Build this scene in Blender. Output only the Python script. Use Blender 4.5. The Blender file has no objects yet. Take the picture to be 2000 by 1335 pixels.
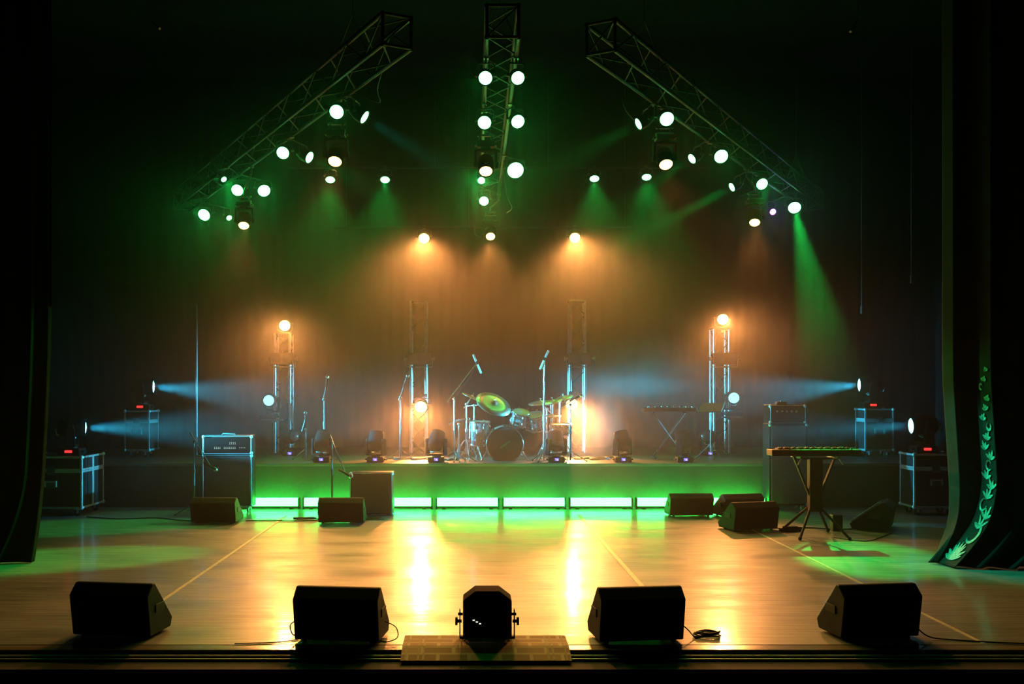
import bpy, math, random
from mathutils import Vector, Matrix, Quaternion

random.seed(7)
SC = bpy.context.scene
COL = SC.collection
H = 1.75          # lens height above the stage floor
F = 2000.0        # focal length in pixels of the 2000x1335 frame
VX, VY = 916.0, 763.0

# ------------------------------------------------------------------ camera
cd = bpy.data.cameras.new('camera')
cam = bpy.data.objects.new('camera', cd)
COL.objects.link(cam)
cam.location = (0, 0, H)
cam.rotation_euler = (math.radians(90), 0, 0)
cd.sensor_width = 36.0
cd.lens = 36.0 * F / 2000.0
cd.shift_x = (1000.0 - VX) / 2000.0
cd.shift_y = (VY - 667.5) / 2000.0
cd.clip_end = 200
SC.camera = cam

# ------------------------------------------------------------------ world, exposure
w = bpy.data.worlds.new('world')
SC.world = w
w.use_nodes = True
w.node_tree.nodes['Background'].inputs[0].default_value = (0.0004, 0.0004, 0.0003, 1)
w.node_tree.nodes['Background'].inputs[1].default_value = 1.0
SC.view_settings.view_transform = 'Standard'
SC.view_settings.look = 'None'
SC.view_settings.gamma = 1
SC.view_settings.exposure = 0.0
SC.view_settings.use_curve_mapping = False
SC.cycles.use_denoising = True
SC.cycles.max_bounces = 4
SC.cycles.diffuse_bounces = 2
SC.cycles.glossy_bounces = 2
SC.cycles.volume_bounces = 0
SC.cycles.volume_step_rate = 3.0
SC.cycles.volume_max_steps = 64
SC.cycles.sample_clamp_indirect = 4.0

# light strengths, all lamps of the rig (each lamp's light is made in its own builder)
AMBER = (1.0, 0.335, 0.080)
GREEN = (0.0, 1.0, 0.10)
CYAN = (0.03, 0.58, 0.90)
P_AMBER = 860.0
P_HALO = 30.0  # extra wide spot added to each amber lamp for its halo
P_GREEN = 24.0
P_CYAN = 5500.0
HAZE_BACK = 0.015      # upstage, round the haze machines
HAZE_FRONT = 0.0050    # thinner over the open stage


def P(px, py, Y):
    """the point at depth Y seen at that place of the frame"""
    return Vector(((px - VX) / F * Y, Y, H - (py - VY) / F * Y))


# ------------------------------------------------------------------ materials
def mat(name, color, rough=0.5, metal=0.0, emit=None, strength=0.0, spec=0.5, sheen=0.0):
    m = bpy.data.materials.new(name)
    m.use_nodes = True
    b = m.node_tree.nodes['Principled BSDF']
    b.inputs['Base Color'].default_value = (*color, 1)
    b.inputs['Roughness'].default_value = rough
    b.inputs['Metallic'].default_value = metal
    b.inputs['Specular IOR Level'].default_value = spec
    if sheen:
        b.inputs['Sheen Weight'].default_value = sheen
    if emit:
        b.inputs['Emission Color'].default_value = (*emit, 1)
        b.inputs['Emission Strength'].default_value = strength
    return m


def noisy(m, scale=(8, 8, 8), amount=0.35, bump=0.0, detail=3.0, rough_var=0.0, dist=0.01):
    """procedural wear: noise over the base colour, roughness and bump"""
    nt = m.node_tree
    b = nt.nodes['Principled BSDF']
    base = tuple(b.inputs['Base Color'].default_value)
    tc = nt.nodes.new('ShaderNodeTexCoord')
    mp = nt.nodes.new('ShaderNodeMapping')
    mp.inputs['Scale'].default_value = scale
    n = nt.nodes.new('ShaderNodeTexNoise')
    n.inputs['Scale'].default_value = 1.0
    n.inputs['Detail'].default_value = detail
    nt.links.new(tc.outputs['Object'], mp.inputs[0])
    nt.links.new(mp.outputs[0], n.inputs['Vector'])
    cr = nt.nodes.new('ShaderNodeValToRGB')
    cr.color_ramp.elements[0].position = 0.3
    cr.color_ramp.elements[1].position = 0.7
    cr.color_ramp.elements[0].color = tuple(c * (1 - amount) for c in base[:3]) + (1,)
    cr.color_ramp.elements[1].color = tuple(min(1, c * (1 + amount)) for c in base[:3]) + (1,)
    nt.links.new(n.outputs['Fac'], cr.inputs[0])
    nt.links.new(cr.outputs[0], b.inputs['Base Color'])
    if rough_var:
        r0 = b.inputs['Roughness'].default_value
        mr = nt.nodes.new('ShaderNodeMapRange')
        mr.inputs[3].default_value = max(0.02, r0 - rough_var)
        mr.inputs[4].default_value = r0 + rough_var
        nt.links.new(n.outputs['Fac'], mr.inputs[0])
        nt.links.new(mr.outputs[0], b.inputs['Roughness'])
    if bump:
        bp = nt.nodes.new('ShaderNodeBump')
        bp.inputs['Strength'].default_value = bump
        bp.inputs['Distance'].default_value = dist
        nt.links.new(n.outputs['Fac'], bp.inputs['Height'])
        nt.links.new(bp.outputs[0], b.inputs['Normal'])
    return m


M = {}
M['black'] = noisy(mat('black_plastic', (0.008, 0.008, 0.008), 0.5, spec=0.25), (30, 30, 30), 0.3, 0.05)
M['headshell'] = noisy(mat('matt_black_lamp_shell', (0.004, 0.004, 0.004), 0.75, spec=0.06), (20, 20, 20), 0.3)
M['soot'] = noisy(mat('soot_black_paint', (0.004, 0.004, 0.004), 0.9, spec=0.03), (20, 20, 20), 0.3)
M['cabinet'] = noisy(mat('black_textured_cabinet_paint', (0.005, 0.005, 0.005), 0.6, spec=0.12), (160, 160, 160), 0.5, 0.3, dist=0.002)
M['blackmat'] = noisy(mat('black_paint', (0.010, 0.010, 0.010), 0.7), (20, 20, 20), 0.3)
M['tolex'] = noisy(mat('black_textured_vinyl', (0.008, 0.008, 0.008), 0.6, spec=0.3), (160, 160, 160), 0.5, 0.4, dist=0.002)
M['chrome'] = noisy(mat('chrome', (0.75, 0.77, 0.8), 0.16, 1.0), (12, 12, 12), 0.08, rough_var=0.06)
M['alu'] = noisy(mat('aluminium_tube', (0.62, 0.63, 0.65), 0.34, 1.0), (14, 14, 14), 0.12, rough_var=0.08)
M['darkalu'] = noisy(mat('shaded_aluminium', (0.055, 0.055, 0.05), 0.5, 0.85), (14, 14, 14), 0.15)  # dimness of the trusses and tower lacing is put into the metal's colour
M['trim'] = noisy(mat('brushed_edge_metal', (0.70, 0.72, 0.74), 0.45, 0.6), (18, 18, 60), 0.15, rough_var=0.1)
M['dullsteel'] = noisy(mat('dull_steel', (0.16, 0.16, 0.16), 0.45, 0.8), (14, 14, 14), 0.2)
M['laminate'] = noisy(mat('dark_case_laminate', (0.022, 0.018, 0.018), 0.5), (40, 40, 40), 0.35, 0.06)
M['grille'] = noisy(mat('grey_grille_cloth', (0.10, 0.10, 0.10), 0.75), (220, 220, 220), 0.55, 0.6, dist=0.003)
M['darkgrille'] = noisy(mat('dark_grille_cloth', (0.045, 0.046, 0.045), 0.75), (220, 220, 220), 0.5, 0.5, dist=0.003)
M['palegrille'] = noisy(mat('pale_grille_cloth', (0.19, 0.19, 0.18), 0.8), (200, 200, 200), 0.4, 0.4, dist=0.003)
M['rubber'] = noisy(mat('rubber', (0.012, 0.012, 0.012), 0.75), (20, 20, 20), 0.3)
M['brass'] = noisy(mat('cymbal_bronze', (0.52, 0.50, 0.38), 0.36, 1.0), (4, 60, 4), 0.15, rough_var=0.06)
M['shell'] = noisy(mat('silver_sparkle_shell', (0.42, 0.42, 0.45), 0.25, 0.7), (90, 90, 90), 0.5, rough_var=0.08)
M['head'] = noisy(mat('drum_skin', (0.5, 0.5, 0.48), 0.5), (6, 6, 6), 0.1)
M['bassskin'] = noisy(mat('dark_bass_drum_skin', (0.028, 0.028, 0.024), 0.45), (6, 6, 6), 0.2)
M['tape'] = noisy(mat('pale_floor_tape', (0.62, 0.58, 0.50), 0.5), (40, 6, 40), 0.2)
M['cable'] = noisy(mat('black_cable', (0.014, 0.013, 0.013), 0.5), (30, 30, 30), 0.3)
M['keysw'] = noisy(mat('white_keys', (0.22, 0.22, 0.21), 0.3), (30, 30, 30), 0.1)
M['red'] = mat('red_lit_display', (0.1, 0, 0), 0.4, emit=(1.0, 0.02, 0.02), strength=3.0)
M['display'] = mat('violet_lit_display', (0.02, 0.02, 0.1), 0.4, emit=(0.13, 0.10, 1.0), strength=1.6)
M['digits'] = mat('pale_violet_digits', (0.1, 0.1, 0.3), 0.4, emit=(0.55, 0.5, 1.0), strength=2.4)
M['pinled'] = mat('pin_lamp_white', (0.2, 0.2, 0.2), 0.4, emit=(0.8, 1.0, 0.7), strength=1.6)
M['lamp_amber'] = mat('lit_amber_lens', (0.3, 0.2, 0.1), 0.2, emit=(1.0, 0.50, 0.12), strength=9.0)
M['lamp_green'] = mat('lit_green_lens', (0.05, 0.3, 0.1), 0.2, emit=(0.16, 1.0, 0.30), strength=9.0)
M['lamp_violet'] = mat('lit_violet_lens', (0.1, 0.05, 0.3), 0.2, emit=(0.45, 0.12, 1.0), strength=10.0)
M['lamp_cyan'] = mat('lit_cyan_lens', (0.1, 0.2, 0.3), 0.2, emit=(0.25, 0.80, 1.0), strength=9.0)
M['lamp_cyan_dim'] = mat('lit_pale_cyan_lens', (0.1, 0.2, 0.3), 0.2, emit=(0.25, 0.85, 1.0), strength=2.0)
M['led_bar'] = mat('lit_green_strip', (0.05, 0.3, 0.1), 0.3, emit=(0.025, 1.0, 0.08), strength=32.0)
M['glass'] = mat('dark_lens_glass', (0.03, 0.035, 0.04), 0.08, 0.0, spec=0.9)
M['reflector'] = mat('lamp_reflector', (0.6, 0.6, 0.6), 0.2, 1.0)
M['velvet'] = noisy(mat('black_velvet', (0.008, 0.009, 0.008), 0.9, spec=0.15), (5, 5, 5), 0.3)
M['greencloth'] = noisy(mat('curtain_cloth', (0.022, 0.024, 0.022), 0.85, spec=0.2), (5, 5, 5), 0.25)
M['backcloth'] = noisy(mat('backdrop_cloth', (0.004, 0.0038, 0.0035), 0.95, spec=0.0), (5, 5, 5), 0.25)
M['sequin'] = noisy(mat('teal_sequin_embroidery', (0.25, 0.85, 0.95), 0.35, 0.3), (60, 60, 60), 0.5, 0.8, dist=0.01)
M['paint'] = noisy(mat('black_wall_paint', (0.012, 0.012, 0.012), 0.85), (2, 2, 2), 0.3)
M['skirt'] = noisy(mat('riser_front_board', (0.028, 0.029, 0.026), 0.6), (3, 3, 3), 0.2)
M['riserdeck'] = noisy(mat('riser_deck', (0.10, 0.09, 0.08), 0.42), (3, 6, 3), 0.3, rough_var=0.1)


def floor_material():
    m = mat('varnished_stage_boards', (0.30, 0.2, 0.12), 0.3)
    nt = m.node_tree
    b = nt.nodes['Principled BSDF']
    tc = nt.nodes.new('ShaderNodeTexCoord')
    mp = nt.nodes.new('ShaderNodeMapping')
    mp.inputs['Scale'].default_value = (1.1, 22, 1)
    nt.links.new(tc.outputs['Object'], mp.inputs[0])
    n = nt.nodes.new('ShaderNodeTexNoise')
    n.inputs['Scale'].default_value = 1.3
    n.inputs['Detail'].default_value = 5
    nt.links.new(mp.outputs[0], n.inputs['Vector'])
    cr = nt.nodes.new('ShaderNodeValToRGB')
    cr.color_ramp.elements[0].position = 0.32
    cr.color_ramp.elements[0].color = (0.20, 0.205, 0.215, 1)
    cr.color_ramp.elements[1].position = 0.62
    cr.color_ramp.elements[1].color = (0.33, 0.335, 0.35, 1)
    nt.links.new(n.outputs['Fac'], cr.inputs[0])
    # boards along X
    br = nt.nodes.new('ShaderNodeTexBrick')
    br.inputs['Scale'].default_value = 1.0
    br.inputs['Brick Width'].default_value = 2.4
    br.inputs['Row Height'].default_value = 0.14
    br.inputs['Mortar Size'].default_value = 0.004
    br.inputs['Color1'].default_value = (1, 1, 1, 1)
    br.inputs['Color2'].default_value = (0.92, 0.92, 0.92, 1)
    br.inputs['Mortar'].default_value = (0.55, 0.55, 0.55, 1)
    nt.links.new(tc.outputs['Object'], br.inputs['Vector'])
    mx = nt.nodes.new('ShaderNodeMix')
    mx.data_type = 'RGBA'
    mx.blend_type = 'MULTIPLY'
    mx.inputs[0].default_value = 0.6
    nt.links.new(cr.outputs[0], mx.inputs[6])
    nt.links.new(br.outputs['Color'], mx.inputs[7])
    nt.links.new(mx.outputs[2], b.inputs['Base Color'])
    b.inputs['Coat Weight'].default_value = 0.45
    b.inputs['Coat Roughness'].default_value = 0.13
    # worn varnish: broad scuffs in the gloss
    n2 = nt.nodes.new('ShaderNodeTexNoise')
    n2.inputs['Scale'].default_value = 0.9
    n2.inputs['Detail'].default_value = 4
    mp2 = nt.nodes.new('ShaderNodeMapping')
    mp2.inputs['Scale'].default_value = (1, 2.2, 1)
    nt.links.new(tc.outputs['Object'], mp2.inputs[0])
    nt.links.new(mp2.outputs[0], n2.inputs['Vector'])
    mr = nt.nodes.new('ShaderNodeMapRange')
    mr.inputs[1].default_value = 0.3
    mr.inputs[2].default_value = 0.7
    mr.inputs[3].default_value = 0.30
    mr.inputs[4].default_value = 0.50
    nt.links.new(n2.outputs['Fac'], mr.inputs[0])
    nt.links.new(mr.outputs[0], b.inputs['Roughness'])
    n3 = nt.nodes.new('ShaderNodeTexNoise')
    n3.inputs['Scale'].default_value = 1.0
    n3.inputs['Detail'].default_value = 2
    mp3 = nt.nodes.new('ShaderNodeMapping')
    mp3.inputs['Scale'].default_value = (3, 9, 1)
    nt.links.new(tc.outputs['Object'], mp3.inputs[0])
    nt.links.new(mp3.outputs[0], n3.inputs['Vector'])
    bp = nt.nodes.new('ShaderNodeBump')
    bp.inputs['Strength'].default_value = 0.35
    bp.inputs['Distance'].default_value = 0.006
    nt.links.new(n3.outputs['Fac'], bp.inputs['Height'])
    nt.links.new(bp.outputs[0], b.inputs['Normal'])
    nt.links.new(bp.outputs[0], b.inputs['Coat Normal'])
    # pale lengthwise scuffs
    n4 = nt.nodes.new('ShaderNodeTexNoise')
    n4.inputs['Scale'].default_value = 1.0
    n4.inputs['Detail'].default_value = 3
    mp4 = nt.nodes.new('ShaderNodeMapping')
    mp4.inputs['Scale'].default_value = (2.2, 34, 1)
    nt.links.new(tc.outputs['Object'], mp4.inputs[0])
    nt.links.new(mp4.outputs[0], n4.inputs['Vector'])
    r4 = nt.nodes.new('ShaderNodeMapRange')
    r4.inputs[1].default_value = 0.35
    r4.inputs[2].default_value = 0.72
    r4.inputs[3].default_value = 0.05
    r4.inputs[4].default_value = 0.9
    nt.links.new(n4.outputs['Fac'], r4.inputs[0])
    nt.links.new(r4.outputs[0], b.inputs['Coat Weight'])
    return m


def carpet_material():
    m = mat('patterned_carpet', (0.16, 0.12, 0.09), 0.9)
    nt = m.node_tree
    b = nt.nodes['Principled BSDF']
    tc = nt.nodes.new('ShaderNodeTexCoord')
    ck = nt.nodes.new('ShaderNodeTexBrick')
    ck.inputs['Scale'].default_value = 2.4
    ck.inputs['Color1'].default_value = (0.36, 0.24, 0.15, 1)
    ck.inputs['Color2'].default_value = (0.52, 0.38, 0.25, 1)
    ck.inputs['Mortar'].default_value = (0.68, 0.54, 0.38, 1)
    ck.inputs['Mortar Size'].default_value = 0.03
    nt.links.new(tc.outputs['Object'], ck.inputs['Vector'])
    nt.links.new(ck.outputs['Color'], b.inputs['Base Color'])
    return m


M['floor'] = floor_material()
M['carpet'] = carpet_material()


# ------------------------------------------------------------------ mesh builder
class MB:
    def __init__(s):
        s.v, s.f, s.sm = [], [], []

    def add(s, vs, fs, smooth=False, mtx=None):
        o = len(s.v)
        for v in vs:
            v = Vector(v)
            s.v.append(mtx @ v if mtx else v)
        for f in fs:
            s.f.append([i + o for i in f])
            s.sm.append(smooth)
        return s

    def box(s, c, d, mtx=None, taper=1.0):
        x, y, z = c
        a, b, h = d[0] / 2, d[1] / 2, d[2] / 2
        t = taper
        vs = [(x - a, y - b, z - h), (x + a, y - b, z - h), (x + a, y + b, z - h), (x - a, y + b, z - h),
              (x - a * t, y - b * t, z + h), (x + a * t, y - b * t, z + h), (x + a * t, y + b * t, z + h), (x - a * t, y + b * t, z + h)]
        return s.add(vs, [(0, 3, 2, 1), (4, 5, 6, 7), (0, 1, 5, 4), (1, 2, 6, 5), (2, 3, 7, 6), (3, 0, 4, 7)], False, mtx)

    def cyl(s, p0, p1, r0, r1=None, n=10, caps=True, mtx=None):
        r1 = r0 if r1 is None else r1
        p0, p1 = Vector(p0), Vector(p1)
        d = (p1 - p0)
        if d.length < 1e-7:
            return s
        d.normalize()
        u = d.orthogonal().normalized()
        w_ = d.cross(u)
        vs = []
        for p, r in ((p0, r0), (p1, r1)):
            for k in range(n):
                a = 2 * math.pi * k / n
                vs.append(p + (u * math.cos(a) + w_ * math.sin(a)) * r)
        s.add(vs, [(k, (k + 1) % n, n + (k + 1) % n, n + k) for k in range(n)], True, mtx)
        if caps:
            s.add(vs[:n], [tuple(range(n))[::-1]], False, mtx)
            s.add(vs[n:], [tuple(range(n))], False, mtx)
        return s

    def tube(s, pts, r, n=6, mtx=None):
        pts = [Vector(p) for p in pts]
        rings = []
        u = None
        for i, p in enumerate(pts):
            d = (pts[min(i + 1, len(pts) - 1)] - pts[max(i - 1, 0)]).normalized()
            if u is None:
                u = d.orthogonal().normalized()
            else:
                u = (u - d * u.dot(d))
                u = u.normalized() if u.length > 1e-6 else d.orthogonal().normalized()
            w_ = d.cross(u)
            rings.append([p + (u * math.cos(2 * math.pi * k / n) + w_ * math.sin(2 * math.pi * k / n)) * r for k in range(n)])
        vs = [v for rg in rings for v in rg]
        fs = []
        for i in range(len(pts) - 1):
            for k in range(n):
                fs.append((i * n + k, i * n + (k + 1) % n, (i + 1) * n + (k + 1) % n, (i + 1) * n + k))
        s.add(vs, fs, True, mtx)
        s.add(rings[0], [tuple(range(n))[::-1]], False, mtx)
        s.add(rings[-1], [tuple(range(n))], False, mtx)
        return s

    def lathe(s, prof, n=24, mtx=None, smooth=True):
        vs, fs = [], []
        for r, z in prof:
            for k in range(n):
                a = 2 * math.pi * k / n
                vs.append((r * math.cos(a), r * math.sin(a), z))
        for i in range(len(prof) - 1):
            for k in range(n):
                fs.append((i * n + k, i * n + (k + 1) % n, (i + 1) * n + (k + 1) % n, (i + 1) * n + k))
        return s.add(vs, fs, smooth, mtx)

    def disc(s, c, r, normal=(0, 0, 1), n=24, mtx=None, dome=0.0):
        q = Vector(normal).to_track_quat('Z', 'Y').to_matrix().to_4x4()
        T = Matrix.Translation(c) @ q
        if mtx:
            T = mtx @ T
        prof = [(r, 0), (r * 0.7, dome * 0.55), (r * 0.35, dome * 0.9), (0.001, dome)]
        return s.lathe(prof, n, T)

    def sphere(s, c, r, n=14, m=8, scale=(1, 1, 1), mtx=None):
        T = Matrix.Translation(c) @ Matrix.Diagonal((*scale, 1))
        if mtx:
            T = mtx @ T
        prof = [(max(0.0005, r * math.sin(math.pi * i / m)), -r * math.cos(math.pi * i / m)) for i in range(m + 1)]
        return s.lathe(prof, n, T)

    def torus(s, c, R, r, normal=(0, 0, 1), n=28, m=8, mtx=None, arc=1.0):
        q = Vector(normal).to_track_quat('Z', 'Y').to_matrix().to_4x4()
        T = Matrix.Translation(c) @ q
        if mtx:
            T = mtx @ T
        pts = [(R * math.cos(2 * math.pi * arc * k / n), R * math.sin(2 * math.pi * arc * k / n), 0) for k in range(n + 1)]
        return s.tube([T @ Vector(p) for p in pts], r, m)

    def prism(s, poly, x0, x1, mtx=None, inset=None):
        """poly in (y, z), extruded along x"""
        n = len(poly)
        vs = [(x0, y, z) for y, z in poly] + [(x1, y, z) for y, z in poly]
        fs = [(k, (k + 1) % n, n + (k + 1) % n, n + k) for k in range(n)]
        fs += [tuple(range(n))[::-1], tuple(range(n, 2 * n))]
        return s.add(vs, fs, False, mtx)

    def data(s, name, m):
        me = bpy.data.meshes.new(name)
        me.from_pydata([tuple(v) for v in s.v], [], s.f)
        me.polygons.foreach_set('use_smooth', s.sm)
        me.materials.append(m)
        me.validate()
        me.update()
        return me


W = {}          # world matrices, so that children can be placed without a depsgraph update
CACHE = {}


def link(o, parent=None, world=None):
    world = world or Matrix.Identity(4)
    COL.objects.link(o)
    if parent is not None:
        o.parent = parent
        o.matrix_basis = W[parent.name].inverted() @ world
    else:
        o.matrix_basis = world
    W[o.name] = world
    return o


def obj(name, mb, m, parent=None, world=None, bevel=0.0, local=None, label=None):
    """links a mesh; local places it relative to its parent"""
    me = mb if isinstance(mb, bpy.types.Mesh) else mb.data(name, m)
    o = bpy.data.objects.new(name, me)
    if world is None:
        world = (W[parent.name] if parent is not None else Matrix.Identity(4)) @ (local or Matrix.Identity(4))
    link(o, parent, world)
    if bevel:
        bv = o.modifiers.new('bevel', 'BEVEL')
        bv.width = bevel
        bv.segments = 2
        bv.limit_method = 'ANGLE'
        bv.angle_limit = math.radians(35)
    if label:
        o['label'] = label
    return o


def cached(key, fn, m, name):
    if key not in CACHE:
        mb = MB()
        fn(mb)
        CACHE[key] = mb.data(name, m)
    return CACHE[key]


def tag(o, label, cat, group=None):
    o['label'] = label
    o['category'] = cat
    if group:
        o['group'] = group
    return o


def thing(name, label, cat, loc=(0, 0, 0), rz=0.0, group=None, world=None):
    o = bpy.data.objects.new(name, None)
    o.empty_display_size = 0.1
    link(o, None, world or (Matrix.Translation(loc) @ Matrix.Rotation(rz, 4, 'Z')))
    return tag(o, label, cat, group)


def struct(name, mb, m, kind='structure', bevel=0.0):
    o = obj(name, mb, m, bevel=bevel)
    o['kind'] = kind
    return o


def aim(pos, target, up=(0, 0, 1)):
    """matrix at pos whose -Z looks at target"""
    d = (Vector(target) - Vector(pos)).normalized()
    q = d.to_track_quat('-Z', 'Y')
    return Matrix.Translation(pos) @ q.to_matrix().to_4x4()


def spot(parent, pos, target, color, power, angle, blend=0.4, radius=0.04):
    l = bpy.data.lights.new('spot_light', 'SPOT')
    l.color = color
    l.energy = power
    l.spot_size = math.radians(angle)
    l.spot_blend = blend
    l.shadow_soft_size = radius
    o = bpy.data.objects.new('spot_light', l)
    return link(o, parent, aim(pos, target))


T = Matrix.Translation


def R(a, ax):
    return Matrix.Rotation(math.radians(a), 4, ax)


# ================================================================== THE SETTING
EDGE_Y = 6.98
mb = MB().box((0, (EDGE_Y + 0.09 + 21.0) / 2, -0.05), (19.0, 21.0 - EDGE_Y - 0.09, 0.10))
struct('floor', mb, M['floor'])
# front edge of the stage: smooth lip board, dark ledge with two thin metal strips, black apron wall
mb = MB().box((0, EDGE_Y + 0.021, -0.027), (19.0, 0.136, 0.05))
struct('trim_1', mb, noisy(mat('stage_lip_wood', (0.20, 0.17, 0.14), 0.22), (1, 20, 20), 0.25, rough_var=0.08), bevel=0.006)
mb = MB().box((0, EDGE_Y - 0.075, -0.034), (19.0, 0.022, 0.010))
struct('trim_2', mb, M['trim'])
mb = MB().box((0, EDGE_Y - 0.115, -0.048), (19.0, 0.018, 0.010))
struct('trim_3', mb, M['trim'])
mb = MB().box((0, EDGE_Y - 0.15, -0.09), (19.0, 0.34, 0.06))
struct('trim_4', mb, M['paint'])
mb = MB().box((0, EDGE_Y - 0.26, -0.75), (19.0, 0.10, 1.28))
struct('wall_front', mb, M['paint'])
mb = MB().box((0, 20.9, 4.0), (19.0, 0.2, 8.2))
struct('wall_back', mb, M['paint'])
mb = MB().box((-9.4, 13.9, 4.0), (0.2, 14.0, 8.2))
struct('wall_left', mb, M['paint'])
mb = MB().box((9.4, 13.9, 4.0), (0.2, 14.0, 8.2))
struct('wall_right', mb, M['paint'])
mb = MB().box((0, 13.9, 8.1), (19.0, 14.2, 0.2))
struct('ceiling', mb, M['paint'])

# haze: thick upstage, thin over the open stage
def haze_block(y0, y1, hw, z0, z1, dens, label):
    m_ = bpy.data.materials.new('stage_haze')
    m_.use_nodes = True
    t_ = m_.node_tree
    t_.nodes.clear()
    o_ = t_.nodes.new('ShaderNodeOutputMaterial')
    v_ = t_.nodes.new('ShaderNodeVolumeScatter')
    v_.inputs['Density'].default_value = dens
    v_.inputs['Anisotropy'].default_value = 0.65
    t_.links.new(v_.outputs[0], o_.inputs['Volume'])
    o = struct('haze', MB().box((0, (y0 + y1) / 2, (z0 + z1) / 2), (2 * hw, y1 - y0, z1 - z0)), m_, kind='stuff')
    o['label'] = label


haze_block(9.3, 20.75, 9.2, 0.004, 7.9, HAZE_FRONT, 'thin haze over the whole stage')
haze_block(14.0, 20.65, 9.0, 0.03, 7.8, HAZE_BACK, 'thicker haze over the riser at the back of the stage')


def smoke(label, c, rad, dens):
    m_ = bpy.data.materials.new('drifting_smoke')
    m_.use_nodes = True
    t_ = m_.node_tree
    t_.nodes.clear()
    o_ = t_.nodes.new('ShaderNodeOutputMaterial')
    v_ = t_.nodes.new('ShaderNodeVolumeScatter')
    v_.inputs['Anisotropy'].default_value = 0.2
    tc = t_.nodes.new('ShaderNodeTexCoord')
    g_ = t_.nodes.new('ShaderNodeTexGradient')
    g_.gradient_type = 'SPHERICAL'
    n_ = t_.nodes.new('ShaderNodeTexNoise')
    n_.inputs['Scale'].default_value = 1.6
    n_.inputs['Detail'].default_value = 2
    mp_ = t_.nodes.new('ShaderNodeMapRange')
    mp_.inputs[1].default_value = 0.3
    mp_.inputs[2].default_value = 0.7
    mp_.inputs[3].default_value = 0.35
    mp_.inputs[4].default_value = 1.3
    mul = t_.nodes.new('ShaderNodeMath')
    mul.operation = 'MULTIPLY'
    mul2 = t_.nodes.new('ShaderNodeMath')
    mul2.operation = 'MULTIPLY'
    mul2.inputs[1].default_value = dens * 2.2
    t_.links.new(tc.outputs['Object'], g_.inputs['Vector'])
    t_.links.new(tc.outputs['Object'], n_.inputs['Vector'])
    t_.links.new(n_.outputs['Fac'], mp_.inputs[0])
    t_.links.new(g_.outputs['Fac'], mul.inputs[0])
    t_.links.new(mp_.outputs[0], mul.inputs[1])
    t_.links.new(mul.outputs[0], mul2.inputs[0])
    t_.links.new(mul2.outputs[0], v_.inputs['Density'])
    t_.links.new(v_.outputs[0], o_.inputs['Volume'])
    o = obj('smoke', MB().sphere((0, 0, 0), 1.0, 32, 18), m_, world=Matrix.Translation(c) @ Matrix.Diagonal((*rad, 1)))
    o['kind'] = 'stuff'
    o['label'] = label


smoke('soft cloud of smoke drifting low right of the drum kit', P(1160, 855, 17.0), (0.60, 0.42, 0.90), 0.35)
smoke('soft cloud of smoke hanging above the rear keyboard', P(1240, 740, 17.75), (1.6, 0.50, 0.9), 0.5)


# floor tape lines running upstage
def tape(x, y0, y1, wd, label):
    t = obj('floor_tape', MB().box((x, (y0 + y1) / 2, 0.0015), (wd, y1 - y0, 0.002)), M['tape'])
    tag(t, label, 'tape', 'pale tape lines on the stage floor')


tape(-2.56, 7.3, 14.3, 0.035, 'pale tape line on the floor, the one left of centre')
tape(1.55, 7.8, 14.5, 0.045, 'pale tape line on the floor, just right of centre')
tape(3.57, 7.1, 13.3, 0.030, 'pale tape line on the floor, the rightmost, running to the stage edge')


# ------------------------------------------------------------------ curtains
def curtain(name, label, xs, fold, ztop, zbot, m, nz=26, thick=0.012, bottom=None, cat='curtain', group=None):
    """fold(x, z) gives (x', y'); xs is the list of columns"""
    mb = MB()
    vs, fs = [], []
    nx = len(xs)
    for side in (0, 1):
        for j in range(nz + 1):
            t = j / nz
            z = zbot + (ztop - zbot) * t ** 1.6
            for x in xs:
                X, Y = fold(x, z)
                vs.append((X, Y + side * thick, z))
    L = nx * (nz + 1)
    for side in (0, 1):
        for j in range(nz):
            for i in range(nx - 1):
                a = side * L + j * nx + i
                q = (a, a + 1, a + nx + 1, a + nx)
                fs.append(q if side == 0 else q[::-1])
    for i in range(nx - 1):
        fs.append((i, L + i, L + i + 1, i + 1))
        a = nz * nx + i
        fs.append((a, a + 1, L + a + 1, L + a))
    for j in range(nz):
        a = j * nx
        fs.append((a, a + nx, L + a + nx, L + a))
        a = j * nx + nx - 1
        fs.append((a, L + a, L + a + nx, a + nx))
    mb.add(vs, fs, True)
    o = obj(name, mb, m)
    tag(o, label, cat, group)
    return o


# backdrop: pleated cloth across the back
def bfold(x, z):
    return (x, 20.2 + 0.010 * math.sin(x * 2 * math.pi / 0.22) + 0.02 * math.sin(x * 3.1))


curtain('backdrop_curtain', 'dark pleated backdrop curtain hanging across the back of the stage',
        [-8.8 + 17.6 * i / 900 for i in range(901)], bfold, 7.9, 0.012, M['backcloth'], nz=2)


def lfold(x, z):
    # x in 0 (onstage edge) .. 3 (offstage); two narrow faces are turned to the stage
    k = max(0.0, 1 - z / 1.0)
    edge = -4.30 - 0.13 * max(0, 1 - z / 2.6) ** 1.5
    spread = 1.0 - 0.10 * k
    if x < 0.05:
        X, Y = 0.004, 10.55 - x * 1.5
    elif x < 0.18:
        X, Y = 0.004 + (x - 0.05), 10.475 + 0.03 * math.sin((x - 0.05) * 24)
    elif x < 0.24:
        X, Y = 0.134 + (x - 0.18) * 0.1, 10.475 - (x - 0.18) * 1.5
    else:
        u_ = x - 0.24
        X, Y = 0.14 + u_, 10.385 + 0.09 * math.sin(u_ * 2 * math.pi / 0.36) + 0.04 * math.sin(u_ * 5.3)
    return (edge - X * spread - 0.22 * k * k * min(1.0, X * 7), Y - 0.10 * k * k)


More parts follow.
